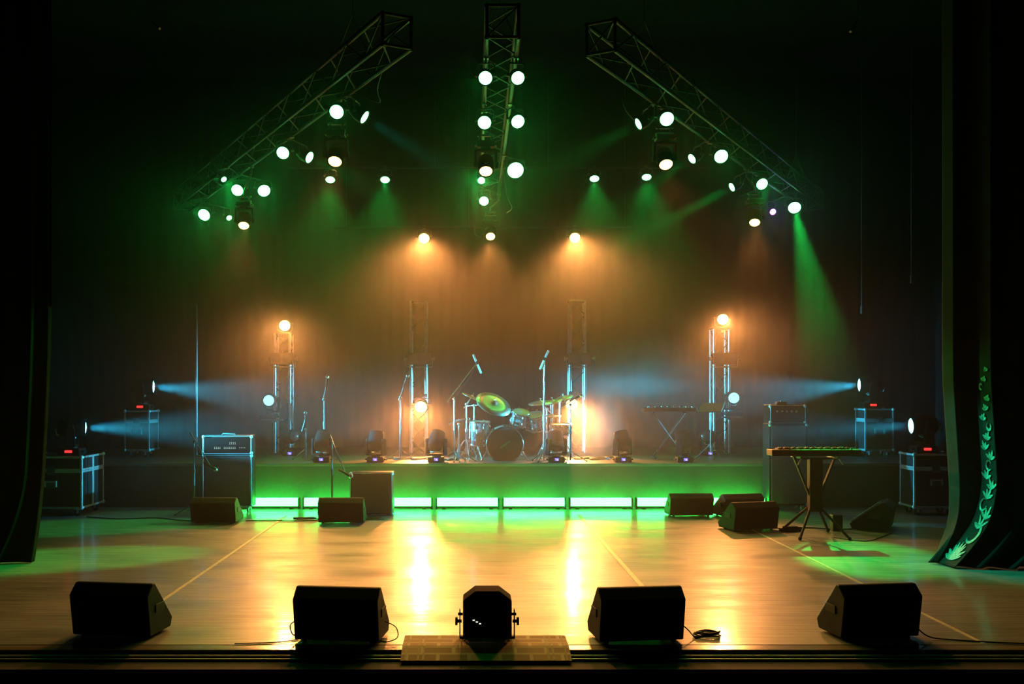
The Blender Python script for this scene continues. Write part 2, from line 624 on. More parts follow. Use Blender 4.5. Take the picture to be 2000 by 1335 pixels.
curtain('house_curtain', 'black velvet house curtain gathered at the left side of the stage',
        [0.24 * i / 24 for i in range(25)] + [0.24 + 2.6 * i / 140 for i in range(1, 141)], lfold, 7.9, 0.012, M['velvet'], nz=40, group='gathered house curtains')


def rfold(x, z):
    """x runs along the cloth: a leading edge turned to the stage, a dark flat, an embroidered face turned
    to the stage, then loose folds"""
    k = max(0.0, 1 - z / 0.9)
    edge = 4.885 + 0.12 * max(0, 1 - z / 1.9) * (1 if z > 0.45 else z / 0.45) - 0.12 * k * k
    if x < 0.20:
        X, Y = 0.025 * x / 0.20, 10.56 - x * 0.9
    elif x < 0.42:
        t_ = (x - 0.20) / 0.22
        X, Y = 0.025 + 0.20 * t_, 10.38 + 0.03 * math.sin(t_ * 3.14)
    elif x < 0.72:
        t_ = (x - 0.42) / 0.30
        X, Y = 0.225 + 0.04 * t_, 10.38 - 0.28 * t_
    else:
        u_ = x - 0.72
        X, Y = 0.265 + u_, 10.10 + 0.07 * math.sin(u_ * 2 * math.pi / 0.40) + 0.03 * math.sin(u_ * 7)
    return (edge + X * (1 - 0.25 * k) - 0.20 * k * k * (1 if X > 0.1 else X * 10), Y - 0.03 * k * k)


rc = curtain('house_curtain', 'black velvet house curtain at the right side, embroidered with a teal sequin scroll',
             [0.72 * i / 36 for i in range(37)] + [0.72 + 2.6 * i / 130 for i in range(1, 131)],
             rfold, 7.9, 0.012, M['greencloth'], nz=40, group='gathered house curtains')


def on_curtain(x, z):
    X, Y = rfold(x, z)
    return Vector((X - 0.008, Y - 0.004, z))


def ribbon(mb, pts, wd):
    vs, fs = [], []
    n = len(pts)
    for i, (x, z) in enumerate(pts):
        x2, z2 = pts[min(i + 1, n - 1)]
        x1, z1 = pts[max(i - 1, 0)]
        dx, dz = x2 - x1, z2 - z1
        l_ = math.hypot(dx, dz) or 1
        ww = wd * math.sin(math.pi * (0.08 + 0.84 * i / (n - 1)))
        for sg in (-1, 1):
            vs.append(on_curtain(x - sg * dz / l_ * ww / 2, z + sg * dx / l_ * ww / 2))
    for i in range(n - 1):
        fs.append((2 * i, 2 * i + 1, 2 * i + 3, 2 * i + 2))
    off = len(vs)
    vs2 = vs + [v + Vector((-0.005, -0.002, 0)) for v in vs]
    fs2 = [tuple(reversed(f)) for f in fs] + [tuple(k + off for k in f) for f in fs]
    for i in range(n - 1):
        for sg in (0, 1):
            a, b_ = 2 * i + sg, 2 * i + 2 + sg
            fs2.append((a, b_, b_ + off, a + off))
    mb.add(vs2, fs2, True)


EX = 0.60
I4 = Matrix.Identity(4)


def arc(cx, cz, rx, rz_, a0, a1, n=22):
    return [(cx + rx * math.cos(math.radians(a0 + (a1 - a0) * i / n)), cz + rz_ * math.sin(math.radians(a0 + (a1 - a0) * i / n))) for i in range(n + 1)]


# leaf sprays and open rings along the face turned to the stage
for k in range(17):
    z = 0.42 + k * 0.098
    wob = 0.05 * math.sin(k * 2.1)
    g_ = 1.25 - k * 0.05
    mb = MB()
    if k % 4 == 2:
        a0 = random.uniform(0, 180)
        ribbon(mb, arc(EX + wob, z, 0.045 * g_, 0.05 * g_, a0, a0 + 290), 0.026)
        obj('embroidered_ring', mb, M['sequin'], rc, world=I4, label='teal sequin ring')
    else:
        sg = 1 if k % 2 else -1
        for j in range(4):
            a = math.radians(90 + sg * (-60 + 38 * j))
            L_ = (0.085 + 0.02 * (j % 2)) * g_
            ribbon(mb, [(EX + wob + L_ * t_ * math.cos(a), z - 0.04 + L_ * 1.2 * t_ * math.sin(a) - 0.01 * t_ * t_) for t_ in [i / 8 for i in range(9)]], 0.030)
        obj('embroidered_leaves', mb, M['sequin'], rc, world=I4, label='teal sequin leaf spray')
mb = MB()
ribbon(mb, arc(EX, 0.33, 0.075, 0.085, -150, 130), 0.035)
obj('embroidered_ring', mb, M['sequin'], rc, world=I4, label='large open teal sequin ring above the hem')
mb = MB()
for k in range(9):
    a = math.radians(15 + k * 19)
    ribbon(mb, [(EX - 0.06 + (0.13 + 0.03 * (k % 2)) * t_ * math.cos(a), 0.07 + 0.17 * t_ * math.sin(a)) for t_ in [i / 8 for i in range(9)]], 0.034)
obj('embroidered_flower', mb, M['sequin'], rc, world=I4, label='teal sequin flower at the hem')

# ================================================================== RISER
RZ = 0.66
RY = 15.4
rs = thing('stage_riser', 'long dark raised platform across the back of the stage, carrying the drum kit', 'platform', (0, RY, 0))
obj('deck', MB().box((0.1, 17.6, RZ - 0.02), (14.8, 4.4, 0.04)), M['riserdeck'], rs, world=Matrix.Identity(4), bevel=0.004)
obj('front_board', MB().box((0.1, RY + 0.03, (RZ - 0.04) / 2), (14.8, 0.03, RZ - 0.04)), M['skirt'], rs, world=Matrix.Identity(4))
for sx in (-7.2, 7.4):
    obj('side_board', MB().box((sx, 17.6, (RZ - 0.04) / 2), (0.03, 4.3, RZ - 0.04)), M['skirt'], rs, world=Matrix.Identity(4))

# ------------------------------------------------------------------ LED bars along the riser foot
BAR_Y = 15.2
edges = [459, 589, 718, 848, 978, 1108, 1238, 1368, 1498]
bar_words = ['leftmost of the row, behind the guitar amp stack', 'second from the left, behind a monitor wedge',
             'third from the left, partly behind the combo amp', 'fourth from the left, directly below the floor tom',
             'fifth from the left, below the bass drum', 'fifth bar in clear view, right of the centre gap',
             'second from the right, behind the grey monitor wedge', 'rightmost of the row, beside the bass amp stack']
bar_words[5] = 'third from the right, right of the bass drum'
for i in range(8):
    xa = (edges[i] - VX) / F * BAR_Y
    xb = (edges[i + 1] - VX) / F * BAR_Y
    c = (xa + xb) / 2
    L = xb - xa - 0.05
    t = thing('led_bar', 'green light bar at the riser foot, ' + bar_words[i], 'light bar', (c, BAR_Y, 0),
              group='green light bars along the riser foot')
    obj('housing', MB().box((0, 0.01, 0.03), (L, 0.10, 0.03)).box((-L / 2 + 0.01, 0, 0.085), (0.02, 0.13, 0.16)).box((L / 2 - 0.01, 0, 0.085), (0.02, 0.13, 0.16)), M['black'], t)
    obj('lens_strip', MB().prism([(-0.05, 0.047), (-0.056, 0.10), (-0.045, 0.14), (-0.02, 0.162), (0.02, 0.162), (0.045, 0.14), (0.05, 0.047)], -L / 2 + 0.022, L / 2 - 0.022), M['led_bar'], t)
    for sx in (-1, 1):
        obj('foot', MB().box((sx * (L / 2 - 0.12), 0, 0.015), (0.05, 0.13, 0.03)), M['black'], t)


# ================================================================== LAMPS
TZ = 5.25          # centre height of the overhead trusses (chords at 5.10 and 5.40)
LT0, LT1 = Vector((-0.70, 9.96, TZ)), Vector((-5.32, 18.95, TZ))
RT0, RT1 = Vector((1.305, 10.14, TZ)), Vector((6.38, 18.9, TZ))
CT0, CT1 = Vector((0.32, 9.7, TZ)), Vector((0.36, 17.9, TZ))


def chord_anchor(p):
    """nearest point on a lower chord of the overhead trusses"""
    best = None
    for a, b in ((LT0, LT1), (RT0, RT1), (CT0, CT1)):
        d = (b - a).normalized()
        s_ = Vector((d.y, -d.x, 0)).normalized()
        for sg in (-1, 1):
            a2 = a + s_ * 0.15 * sg + Vector((0, 0, -0.15))
            t_ = max(0.05, min((b - a).length - 0.05, (Vector(p) - a2).dot(d)))
            q = a2 + d * t_
            if best is None or (q - Vector(p)).length < (best - Vector(p)).length:
                best = q
    return best


def par_light(label, lens, target, top, kind='green', r=0.085, group=None, below=False, side=None, power=None, angle=None, depth=0.2, tint=None):
    """a can lamp: lens centre, aimed at target; a yoke and clamp reach the bar at height top"""
    lens = Vector(lens)
    target = Vector(target)
    A = aim(lens, target)
    back = lens - (target - lens).normalized() * depth * 0.6
    root = thing('stage_spotlight', label, 'stage light', tuple(back), group=group)
    can = cached(('can', r, depth), lambda m_: m_.lathe([(r * 0.95, 0.012), (r * 1.12, 0.004), (r * 1.14, 0.02), (r * 1.08, 0.03), (r * 1.06, depth * 0.55), (r * 0.92, depth * 0.72),
                                                        (r * 0.7, depth * 0.9), (r * 0.68, depth), (0.001, depth)], 20), M['black'], 'can')
    obj('can', can, None, root, world=A)
    lm = {'green': 'lamp_green', 'amber': 'lamp_amber', 'violet': 'lamp_violet', 'cyan': 'lamp_cyan', 'off': 'glass'}[kind]
    ln = cached(('lens', r, kind), lambda m_: m_.disc((0, 0, 0.014), r * 0.95, (0, 0, -1), 20, dome=0.012), M[lm], 'lens')
    obj('lens', ln, None, root, world=A)
    # yoke: U bracket around the can, clamp on the bar
    mb = MB()
    ax = A.to_quaternion() @ Vector((1, 0, 0))
    ax.z = 0
    ax = ax.normalized() if ax.length > 0.1 else Vector((1, 0, 0))
    s_ = -1 if below else 1
    hgt = min(abs(top - back.z), 0.24)
    e = [back + ax * (r * 1.25), back + ax * (r * 1.25) + Vector((0, 0, s_ * hgt * 0.55)), back + ax * (r * 0.9) + Vector((0, 0, s_ * hgt * 0.7)),
         back - ax * (r * 0.9) + Vector((0, 0, s_ * hgt * 0.7)), back - ax * (r * 1.25) + Vector((0, 0, s_ * hgt * 0.55)), back - ax * (r * 1.25)]
    inv = T(-back)
    mb.tube([inv @ p for p in e], 0.009, 6)
    mb.cyl(inv @ e[0] - ax * 0.03, inv @ e[0] + ax * 0.02, 0.018, n=8)
    mb.cyl(inv @ e[5] - ax * 0.02, inv @ e[5] + ax * 0.03, 0.018, n=8)
    obj('yoke', mb, M['dullsteel'], root, world=T(back))
    mb = MB()
    anchor = Vector((back.x, back.y, top)) if side is None else Vector(side)
    if top == 5.08:
        anchor = chord_anchor(back)
    mb.cyl((0, 0, s_ * hgt * 0.7), inv @ anchor, 0.011, n=6)
    mb.box(tuple(inv @ anchor), (0.05, 0.06, 0.06))
    obj('clamp', mb, M['dullsteel'], root, world=T(back))
    col = {'green': GREEN, 'amber': AMBER, 'violet': (0.35, 0.1, 1.0), 'cyan': CYAN}.get(kind)
    if tint:
        col = tint
    if col and power:
        d = (target - lens).normalized()
        spot(root, lens + d * 0.03, target, col, power, angle or 100, 0.6, 0.05)
        if kind == 'amber':
            spot(root, lens + d * 0.03, target, col, P_HALO, 150, 0.9, 0.05)  # added wide spot, makes the halo round the lens
    return root


def moving_head(label, base, target, kind='off', s=1.0, hang=False, group=None, power=None, angle=20, display='display', side_up=None,
                blend=0.4, fill=None, fill_at=None):
    """robotic light: base, turning yoke with two arms, tilting head with a lens and handles"""
    base = Vector(base)
    target = Vector(target)
    sg = -1 if hang else 1
    hc = base + Vector((0, 0, sg * 0.34 * s))
    d = (target - hc).normalized()
    pan = math.atan2(d.x, -d.y)
    B = T(base) @ (R(180, 'X') @ R(180, 'Z') if hang else Matrix.Identity(4)) @ Matrix.Diagonal((s, s, s, 1))
    root = thing('moving_head_light', label, 'stage light', world=T(base), group=group)
    bm_ = cached('mhbase', lambda m_: m_.box((0, 0, 0.05), (0.27, 0.24, 0.075), taper=0.93).box((0, 0, 0.008), (0.24, 0.2, 0.016)).cyl((0, 0, 0.08), (0, 0, 0.11), 0.075, n=20)
                 .box((-0.15, 0, 0.05), (0.03, 0.12, 0.02)).box((0.15, 0, 0.05), (0.03, 0.12, 0.02)), M['black'], 'base')
    b_ = obj('base', bm_, None, root, world=B, bevel=0.006)
    if display:
        o = obj('display', cached('mhdisp', lambda m_: m_.box((0.0, -0.122, 0.052), (0.062, 0.012, 0.042)), M['display'], 'display') if display == 'display'
                else cached('mhdispr', lambda m_: m_.box((0.0, -0.122, 0.052), (0.085, 0.012, 0.028)), M['red'], 'display'), None, b_, world=B)
        if display == 'display':
            obj('digits', cached('mhdig', lambda m_: m_.box((-0.022, -0.129, 0.062), (0.01, 0.004, 0.008)).box((0.006, -0.129, 0.05), (0.028, 0.004, 0.006))
                .box((0.006, -0.129, 0.060), (0.022, 0.004, 0.004)).box((0.008, -0.129, 0.041), (0.032, 0.004, 0.006)), M['digits'], 'digits'), None, b_, world=B)
    Yk = B @ Matrix.Rotation(pan * sg, 4, 'Z')
    Yk = T(base) @ Matrix.Rotation(pan, 4, 'Z') @ (Matrix.Diagonal((s, s, -s, 1)) if hang else Matrix.Diagonal((s, s, s, 1)))

    def yoke(m_):
        m_.box((0, 0, 0.125), (0.30, 0.12, 0.03))
        for sx in (-1, 1):
            m_.prism([(-0.06, 0.12), (0.06, 0.12), (0.05, 0.32), (0.03, 0.385), (-0.03, 0.385), (-0.05, 0.32)], sx * 0.135, sx * 0.170)
            m_.cyl((sx * 0.168, 0, 0.34), (sx * 0.180, 0, 0.34), 0.035, n=16)
    obj('yoke', cached('mhyoke', yoke, M['headshell'], 'yoke'), None, root, world=Yk, bevel=0.006)
    A = aim(hc, target) @ Matrix.Diagonal((s, s, s, 1))

    def head(m_):
        m_.lathe([(0.001, 0.17), (0.07, 0.165), (0.105, 0.13), (0.122, 0.05), (0.125, -0.02), (0.118, -0.10), (0.11, -0.16), (0.098, -0.165), (0.096, -0.14), (0.001, -0.14)], 24)
        for k in range(5):
            m_.torus((0, 0, 0.02 + k * 0.025), 0.124 - k * 0.004, 0.004, n=24, m=5)
    hd = obj('head', cached('mhhead', head, M['headshell'], 'head'), None, root, world=A)
    key = {'off': 'glass', 'cyan': 'lamp_cyan', 'amber': 'lamp_amber', 'green': 'lamp_green', 'cyandim': 'lamp_cyan_dim'}[kind]
    ln = cached(('mhlens', kind), lambda m_: m_.disc((0, 0, -0.145), 0.095, (0, 0, -1), 24, dome=0.02), M[key], 'lens')
    obj('lens', ln, None, hd, world=A)
    obj('handle', cached('mhhandle', lambda m_: m_.tube([(0.07, -0.10, 0.16), (0.07, -0.02, 0.185), (-0.07, -0.02, 0.185), (-0.07, -0.10, 0.16)], 0.008).tube(
        [(-0.05, -0.11, -0.05), (-0.04, -0.145, -0.02), (0.04, -0.145, -0.02), (0.05, -0.11, -0.05)], 0.007), M['trim'], 'handle'), None, hd, world=A)
    col = {'cyan': CYAN, 'cyandim': CYAN, 'amber': AMBER, 'green': GREEN}.get(kind)
    if col and power:
        spot(root, hc + d * 0.19 * s, target, col, power, angle, blend, 0.05)
    if kind == 'amber':
        fill = P_HALO
        spot(root, hc + d * 0.19 * s, target, col, fill, 150, 0.9, 0.05)  # second, wide spot added for the lens halo
    elif fill:
        spot(root, hc + d * 0.19 * s, fill_at or target, col, fill, 28, 0.9, 0.05)  # added wide spot with its own aim, brightens cases, drums and towers
    if hang:
        mb = MB()
        an = chord_anchor(base) - base
        mb.cyl((-0.07, 0, 0), (-0.07, 0, 0.08), 0.015, n=8).cyl((0.07, 0, 0), (0.07, 0, 0.08), 0.015, n=8).box((0, 0, 0.01), (0.2, 0.06, 0.02)).box((0, 0, 0.08), (0.2, 0.05, 0.02))
        mb.tube([(0, 0, 0.08), (0, 0, 0.16), (an.x, an.y, max(0.2, an.z - 0.12)), an], 0.016, 8)
        mb.box(tuple(an), (0.07, 0.07, 0.06))
        obj('clamp', mb, M['dullsteel'], root, world=T(base))
    return root


# ------------------------------------------------------------------ trusses overhead
def box_truss(name, label, p0, p1, w_=0.30, group=None, up=Vector((0, 0, 1)), bay=0.5, chord_r=0.024, lace_r=0.009, base_plate=False):
    p0, p1 = Vector(p0), Vector(p1)
    d = (p1 - p0)
    L = d.length
    d.normalize()
    s_ = d.cross(up).normalized()
    u = s_.cross(d).normalized()
    Mx = Matrix(((s_.x, d.x, u.x, p0.x), (s_.y, d.y, u.y, p0.y), (s_.z, d.z, u.z, p0.z), (0, 0, 0, 1)))
    root = thing(name, label, 'truss', world=Mx, group=group)
    h = w_ / 2
    c = [(-h, -h), (h, -h), (h, h), (-h, h)]
    for a, b_ in c:
        obj('chord', MB().cyl((a, 0, b_), (a, L, b_), chord_r, n=10), M['alu' if base_plate else 'darkalu'], root)
    n = max(2, round(L / bay))
    for k in range(4):
        a, b_ = c[k], c[(k + 1) % 4]
        mb = MB()
        for i in range(n):
            y0, y1 = L * i / n, L * (i + 1) / n
            q0, q1 = (a, b_) if i % 2 == 0 else (b_, a)
            mb.cyl((q0[0], y0, q0[1]), (q1[0], y1, q1[1]), lace_r, n=6)
        obj('lacing', mb, M['darkalu'], root)
    for y in (0, L):
        mb = MB()
        for k in range(4):
            a, b_ = c[k], c[(k + 1) % 4]
            mb.cyl((a[0], y, a[1]), (b_[0], y, b_[1]), chord_r * 0.7, n=8)
        mb.cyl((c[0][0], y, c[0][1]), (c[2][0], y, c[2][1]), lace_r, n=6)
        obj('end_frame', mb, M['darkalu'], root)
    if base_plate:
        obj('base_plate', MB().box((0, 0.012, 0), (w_ + 0.25, 0.02, w_ + 0.25)), M['dullsteel'], root)
    return root


box_truss('overhead_truss', 'long lighting truss overhead, the left one, running back and outward to the left', LT0, LT1, group='overhead lighting trusses')
box_truss('overhead_truss', 'long lighting truss overhead, the right one, running back and outward to the right', RT0, RT1, group='overhead lighting trusses')
box_truss('overhead_truss', 'long lighting truss overhead, the middle one, running straight back above the drum kit', CT0, CT1, group='overhead lighting trusses')

# hoist wires holding the trusses
for (a, b_, w1) in ((LT0, LT1, 'left truss'), (RT0, RT1, 'right truss'), (CT0, CT1, 'middle truss')):
    for t_, w2 in ((0.12, 'front end'), (0.85, 'far end')):
        p = a.lerp(b_, t_)
        o = thing('hoist_wire', 'thin steel hoist wire holding up the ' + w2 + ' of the ' + w1, 'cable', tuple(p), group='hoist wires of the overhead trusses')
        obj('wire', MB().cyl((0, 0, 0.55), (0, 0, 8.0 - TZ), 0.004, n=6), M['dullsteel'], o)
        obj('sling', MB().tube([(-0.15, 0, -0.1), (-0.16, 0, 0.15), (0, 0, 0.55), (0.16, 0, 0.15), (0.15, 0, -0.1)], 0.008), M['dullsteel'], o)

# green lamps: pixel of the lens, depth, size, words
GL = []


def green_lamp(px, py, Y, r, label, dirx=0.0, diry=-7.0, dz=-4.2, power=P_GREEN, angle=88, side=None, top=5.08, group=None, at=None, tint=None):
    p = P(px, py, Y)
    par_light(label, p, at or (p.x + dirx, p.y + diry, p.z + dz), top, 'green', r, group, power=power, angle=angle, side=side, tint=tint)


TEAL = (0.0, 1.0, 0.62)
g1 = 'green lamps on the left truss'
green_lamp(657, 219, 11.4, 0.082, 'green-lit can lamp on the left truss, nearest its inner front end and largest', -0.5, group=g1)
green_lamp(714, 230, 11.6, 0.078, 'green can lamp at the left truss front, right-hand neighbour of the largest', group=g1, at=(5.1, 10.2, 0.55), power=1700, angle=16, tint=TEAL)
green_lamp(552, 299, 13.3, 0.085, 'green-lit can lamp on the left truss, left one of its second pair', -0.5, group=g1)
green_lamp(606, 308, 13.6, 0.080, 'green-lit can lamp on the left truss, right one of its second pair', group=g1, at=(4.9, 10.5, 0.9), power=1300, angle=20)
green_lamp(463, 372, 15.8, 0.095, 'green-lit can lamp on the left truss, left one of its third pair', -0.5, group=g1)
green_lamp(516, 373, 15.9, 0.100, 'green-lit can lamp on the left truss, right one of its third pair', 2.5, -6.0, group=g1)
green_lamp(438, 351, 15.2, 0.045, 'tiny green-lit lamp above the third pair on the left truss', 4.0, -4.0, power=30, group=g1)
green_lamp(398, 420, 18.0, 0.110, 'green-lit can lamp at the outer end of the left truss', -1.0, group=g1)
green_lamp(448, 426, 18.3, 0.050, 'small green lamp beside the outermost amber lamp of the left truss', 3.5, -5.0, power=30, group=g1)
g2 = 'green lamps on the right truss'
green_lamp(1303, 233, 11.8, 0.085, 'green-lit can lamp on the right truss, nearest its inner front end and brightest', 0.5, group=g2)
green_lamp(1245, 243, 11.9, 0.070, 'slanted green can lamp at the right truss front, next to a hanging cable', group=g2, at=(-4.35, 10.45, 1.3), power=1500, angle=22)
green_lamp(1409, 306, 13.6, 0.095, 'green-lit can lamp on the right truss, right one of its second pair', 0.2, group=g2)
green_lamp(1350, 311, 13.7, 0.070, 'green-lit can lamp on the right truss, left one of its second pair', group=g2, at=(-4.1, 10.7, 0.0), power=3600, angle=12)
green_lamp(1489, 360, 15.4, 0.090, 'green-lit can lamp on the right truss, right one of its third pair', 1.0, group=g2)
green_lamp(1428, 366, 15.6, 0.070, 'green-lit can lamp on the right truss, left one of its third pair', group=g2, at=(-4.9, 13.2, 0.0), power=3400, angle=11)
g3 = 'green lamps on the middle truss'
green_lamp(948, 153, 10.15, 0.070, 'green-lit can lamp on the middle truss, left one of its front pair', -0.4, group=g3)
green_lamp(1012, 153, 10.15, 0.068, 'green-lit can lamp on the middle truss, right one of its front pair', 1.0, group=g3)
green_lamp(946, 240, 11.8, 0.080, 'green-lit can lamp on the middle truss, left one of its second pair', -0.8, group=g3)
green_lamp(1012, 238, 11.8, 0.080, 'green-lit can lamp on the middle truss, right one of its second pair', 1.5, group=g3)
green_lamp(1007, 333, 14.4, 0.120, 'large green-lit can lamp on the middle truss, right of the amber starred lamp', 0.8, power=P_GREEN * 2, group=g3)
green_lamp(940, 353, 15.1, 0.055, 'small green-lit can lamp on the middle truss, just below the amber starred lamp', -0.5, power=60, group=g3)
green_lamp(945, 393, 16.6, 0.080, 'green-lit can lamp on the middle truss, lowest of its left row in view', -0.5, group=g3)

# the lamp at the far outer end of the right truss throws a visible beam down onto the floor and curtain
p = P(1552, 406, 17.4)
par_light('green can lamp at the right truss outer end, throwing a beam down', p, (4.25, 10.9, 0.0), 5.08, 'green', 0.11, g2, power=2800, angle=12)
p = P(1510, 414, 17.6)
par_light('tiny violet-lit lamp near the outer end of the right truss', p, (p.x, p.y - 6, p.z - 3), 5.08, 'violet', 0.055, g2, power=7, angle=120)

# rear pipes with four flat green lamps and two amber ones
PY = 18.0
z_up = H + (VY - 343) / F * PY
pp = thing('lighting_pipe', 'upper dark horizontal pipe behind the trusses, carrying four green lamps', 'pipe', (0, PY + 0.08, z_up + 0.16))
obj('tube', MB().cyl((-3.2, 0, 0), (4.2, 0, 0), 0.024, n=10), M['blackmat'], pp)
for x in (-3.0, -0.6, 1.4, 4.0):
    obj('drop_wire', MB().cyl((x, 0, 0), (x, 0, 8.0 - z_up - 0.16), 0.003, n=5), M['dullsteel'], pp)
for px, py, wd in ((645, 352, 'leftmost'), (752, 352, 'second from left'), (1161, 350, 'third from left'), (1263, 347, 'rightmost')):
    q = P(px, py, PY)
    par_light('flat green-lit lamp on the upper rear pipe, ' + wd + ' of four', q, (q.x * 0.9, q.y - 4, q.z - 6.5), z_up + 0.16, 'green', 0.085,
              'green lamps on the upper rear pipe', power=260, angle=60)
LYP = 18.3
z_lo = H + (VY - 466) / F * LYP
pp = thing('lighting_pipe', 'lower dark horizontal pipe carrying the two bright amber lamps', 'pipe', (0, LYP + 0.08, z_lo + 0.22))
obj('tube', MB().cyl((-2.4, 0, 0), (3.0, 0, 0), 0.024, n=10), M['blackmat'], pp)
for x in (-2.2, 0.0, 2.8):
    obj('drop_wire', MB().cyl((x, 0, 0), (x, 0, 8.0 - z_lo - 0.22), 0.003, n=5), M['dullsteel'], pp)


# amber lamps
def amber_head(px, py, Y, label, target, group, power=P_AMBER, angle=48, s=0.8):
    lens = P(px, py, Y)
    target = Vector(target)
    d = (target - lens).normalized()
    hc = lens - d * 0.16 * s
    base = hc + Vector((0, 0, 0.34 * s))
    return moving_head(label, base, target, 'amber', s, True, group, power=power, angle=angle, display=None, blend=0.7)


ga = 'amber moving lights hanging from the trusses'
amber_head(654, 316, 11.6, 'amber-lit moving light hanging from the left truss, near its front', (-1.8, 8.0, 0), ga, power=P_AMBER * 0.28)
amber_head(476, 441, 15.1, 'amber-lit moving light hanging from the outer part of the left truss', (-2.9, 11.5, 0), ga, power=P_AMBER * 0.18)
amber_head(1301, 322, 11.8, 'amber-lit moving light hanging from the right truss, near its front', (2.4, 8.0, 0), ga, power=P_AMBER * 0.28)
amber_head(1474, 435, 15.25, 'amber-lit moving light hanging from the outer part of the right truss', (3.2, 11.5, 0), ga, power=P_AMBER * 0.18)
amber_head(949, 335, 12.15, 'amber-lit moving light hanging from the middle truss, beside the large green lamp', (0.2, 8.4, 0), ga, power=P_AMBER * 0.30)
amber_head(958, 462, 17.3, 'amber moving light at the far end of the middle truss, between pipe lamps', (0.3, 12.0, 0), ga, power=P_AMBER * 0.6)
q = P(828, 466, LYP)
par_light('bright amber lamp on the lower rear pipe, the left one', q, (q.x * 0.8, q.y - 8.5, 0.0), z_lo + 0.22, 'amber', 0.10, 'amber lamps on the lower rear pipe', power=P_AMBER * 1.7, angle=46)
q = P(1123, 465, LYP)
par_light('bright amber lamp on the lower rear pipe, the right one', q, (q.x * 0.9, q.y - 8.5, 0.0), z_lo + 0.22, 'amber', 0.10, 'amber lamps on the lower rear pipe', power=P_AMBER * 1.7, angle=46)

# ------------------------------------------------------------------ truss towers on the riser
TWY = 17.8
SP = 0.26
towers = [(554, 2.74, 'leftmost'), (818, 3.30, 'second from left, behind the drum kit'), (1127, 3.30, 'third from left, right of the drum kit'), (1406, 2.82, 'rightmost')]
tx = []
for px, top, wd in towers:
    x = (px - VX) / F * TWY
    tx.append(x)
    box_truss('truss_tower', 'upright aluminium truss tower on the riser, ' + wd, (x, TWY, RZ), (x, TWY, top), SP, 'truss towers on the riser',
              up=Vector((0, 1, 0)), bay=0.24, chord_r=0.027, lace_r=0.008, base_plate=True)
q = P(556, 636, TWY - 0.05)
par_light('bright amber lamp on top of the leftmost truss tower', q, (q.x * 0.58, q.y - 9, 0.0), 2.72, 'amber', 0.10, 'amber lamps on the truss towers', below=True, power=P_AMBER * 0.95, angle=46)
q = P(1412, 624, TWY - 0.05)
par_light('bright amber lamp on top of the rightmost truss tower', q, (q.x * 0.70, q.y - 9, 0.0), 2.80, 'amber', 0.10, 'amber lamps on the truss towers', below=True, power=P_AMBER * 0.95, angle=46)
q = P(822, 795, TWY - 0.35)
par_light('bright amber lamp clamped halfway up the tower left of the drum kit', q, (q.x - 0.05, q.y - 3.2, 0.0), q.z + 0.2, 'amber', 0.11, 'amber lamps on the truss towers',
          side=(tx[1] + 0.13, TWY - 0.13, q.z + 0.2), power=P_AMBER * 1.2, angle=76)
q = P(1117, 790, TWY - 0.35)
par_light('bright amber lamp clamped halfway up the tower right of the drum kit', q, (q.x + 0.3, q.y - 3.0, 0.0), q.z + 0.2, 'amber', 0.11, 'amber lamps on the truss towers',
          side=(tx[2] - 0.13, TWY - 0.13, q.z + 0.2), power=P_AMBER * 1.2, angle=76)


# unlit two-eye blinders on each tower
def blinder(x, z, label):
    t = thing('blinder_light', label, 'stage light', (x, TWY - 0.26, z), group='unlit two-lamp blinders on the towers')
    obj('housing', MB().box((0, 0, 0), (0.40, 0.14, 0.20)).box((0, 0.05, 0), (0.44, 0.03, 0.16)), M['black'], t, bevel=0.012)
    for sx in (-1, 1):
        l_ = obj('lamp', MB().lathe([(0.085, -0.10), (0.088, -0.07), (0.07, -0.03), (0.03, 0.0), (0.001, 0.0)], 20, R(-90, 'X') @ T((sx * 0.095, 0, 0)) if False else T((sx * 0.098, 0, 0)) @ R(-90, 'X')), M['reflector'], t)
        obj('lens', MB().disc((sx * 0.098, -0.075, 0), 0.08, (0, -1, 0), 20, dome=0.012), M['glass'], l_)
        obj('knob', MB().cyl((sx * 0.20, 0, 0), (sx * 0.25, 0, 0), 0.02, n=8).cyl((sx * 0.25, 0, 0), (sx * 0.262, 0, 0), 0.035, n=8), M['dullsteel'], t)
    obj('bracket', MB().tube([(-0.225, 0, 0), (-0.225, 0.02, -0.14), (0.225, 0.02, -0.14), (0.225, 0, 0)], 0.009).cyl((0, 0.02, -0.14), (0, 0.13, -0.14), 0.014, n=8), M['dullsteel'], t)


for x, wd in zip(tx, ('leftmost tower', 'tower left of the drum kit', 'tower right of the drum kit', 'rightmost tower')):
    blinder(x + 0.02, 2.30, 'unlit black two-lamp blinder mounted on the ' + wd)

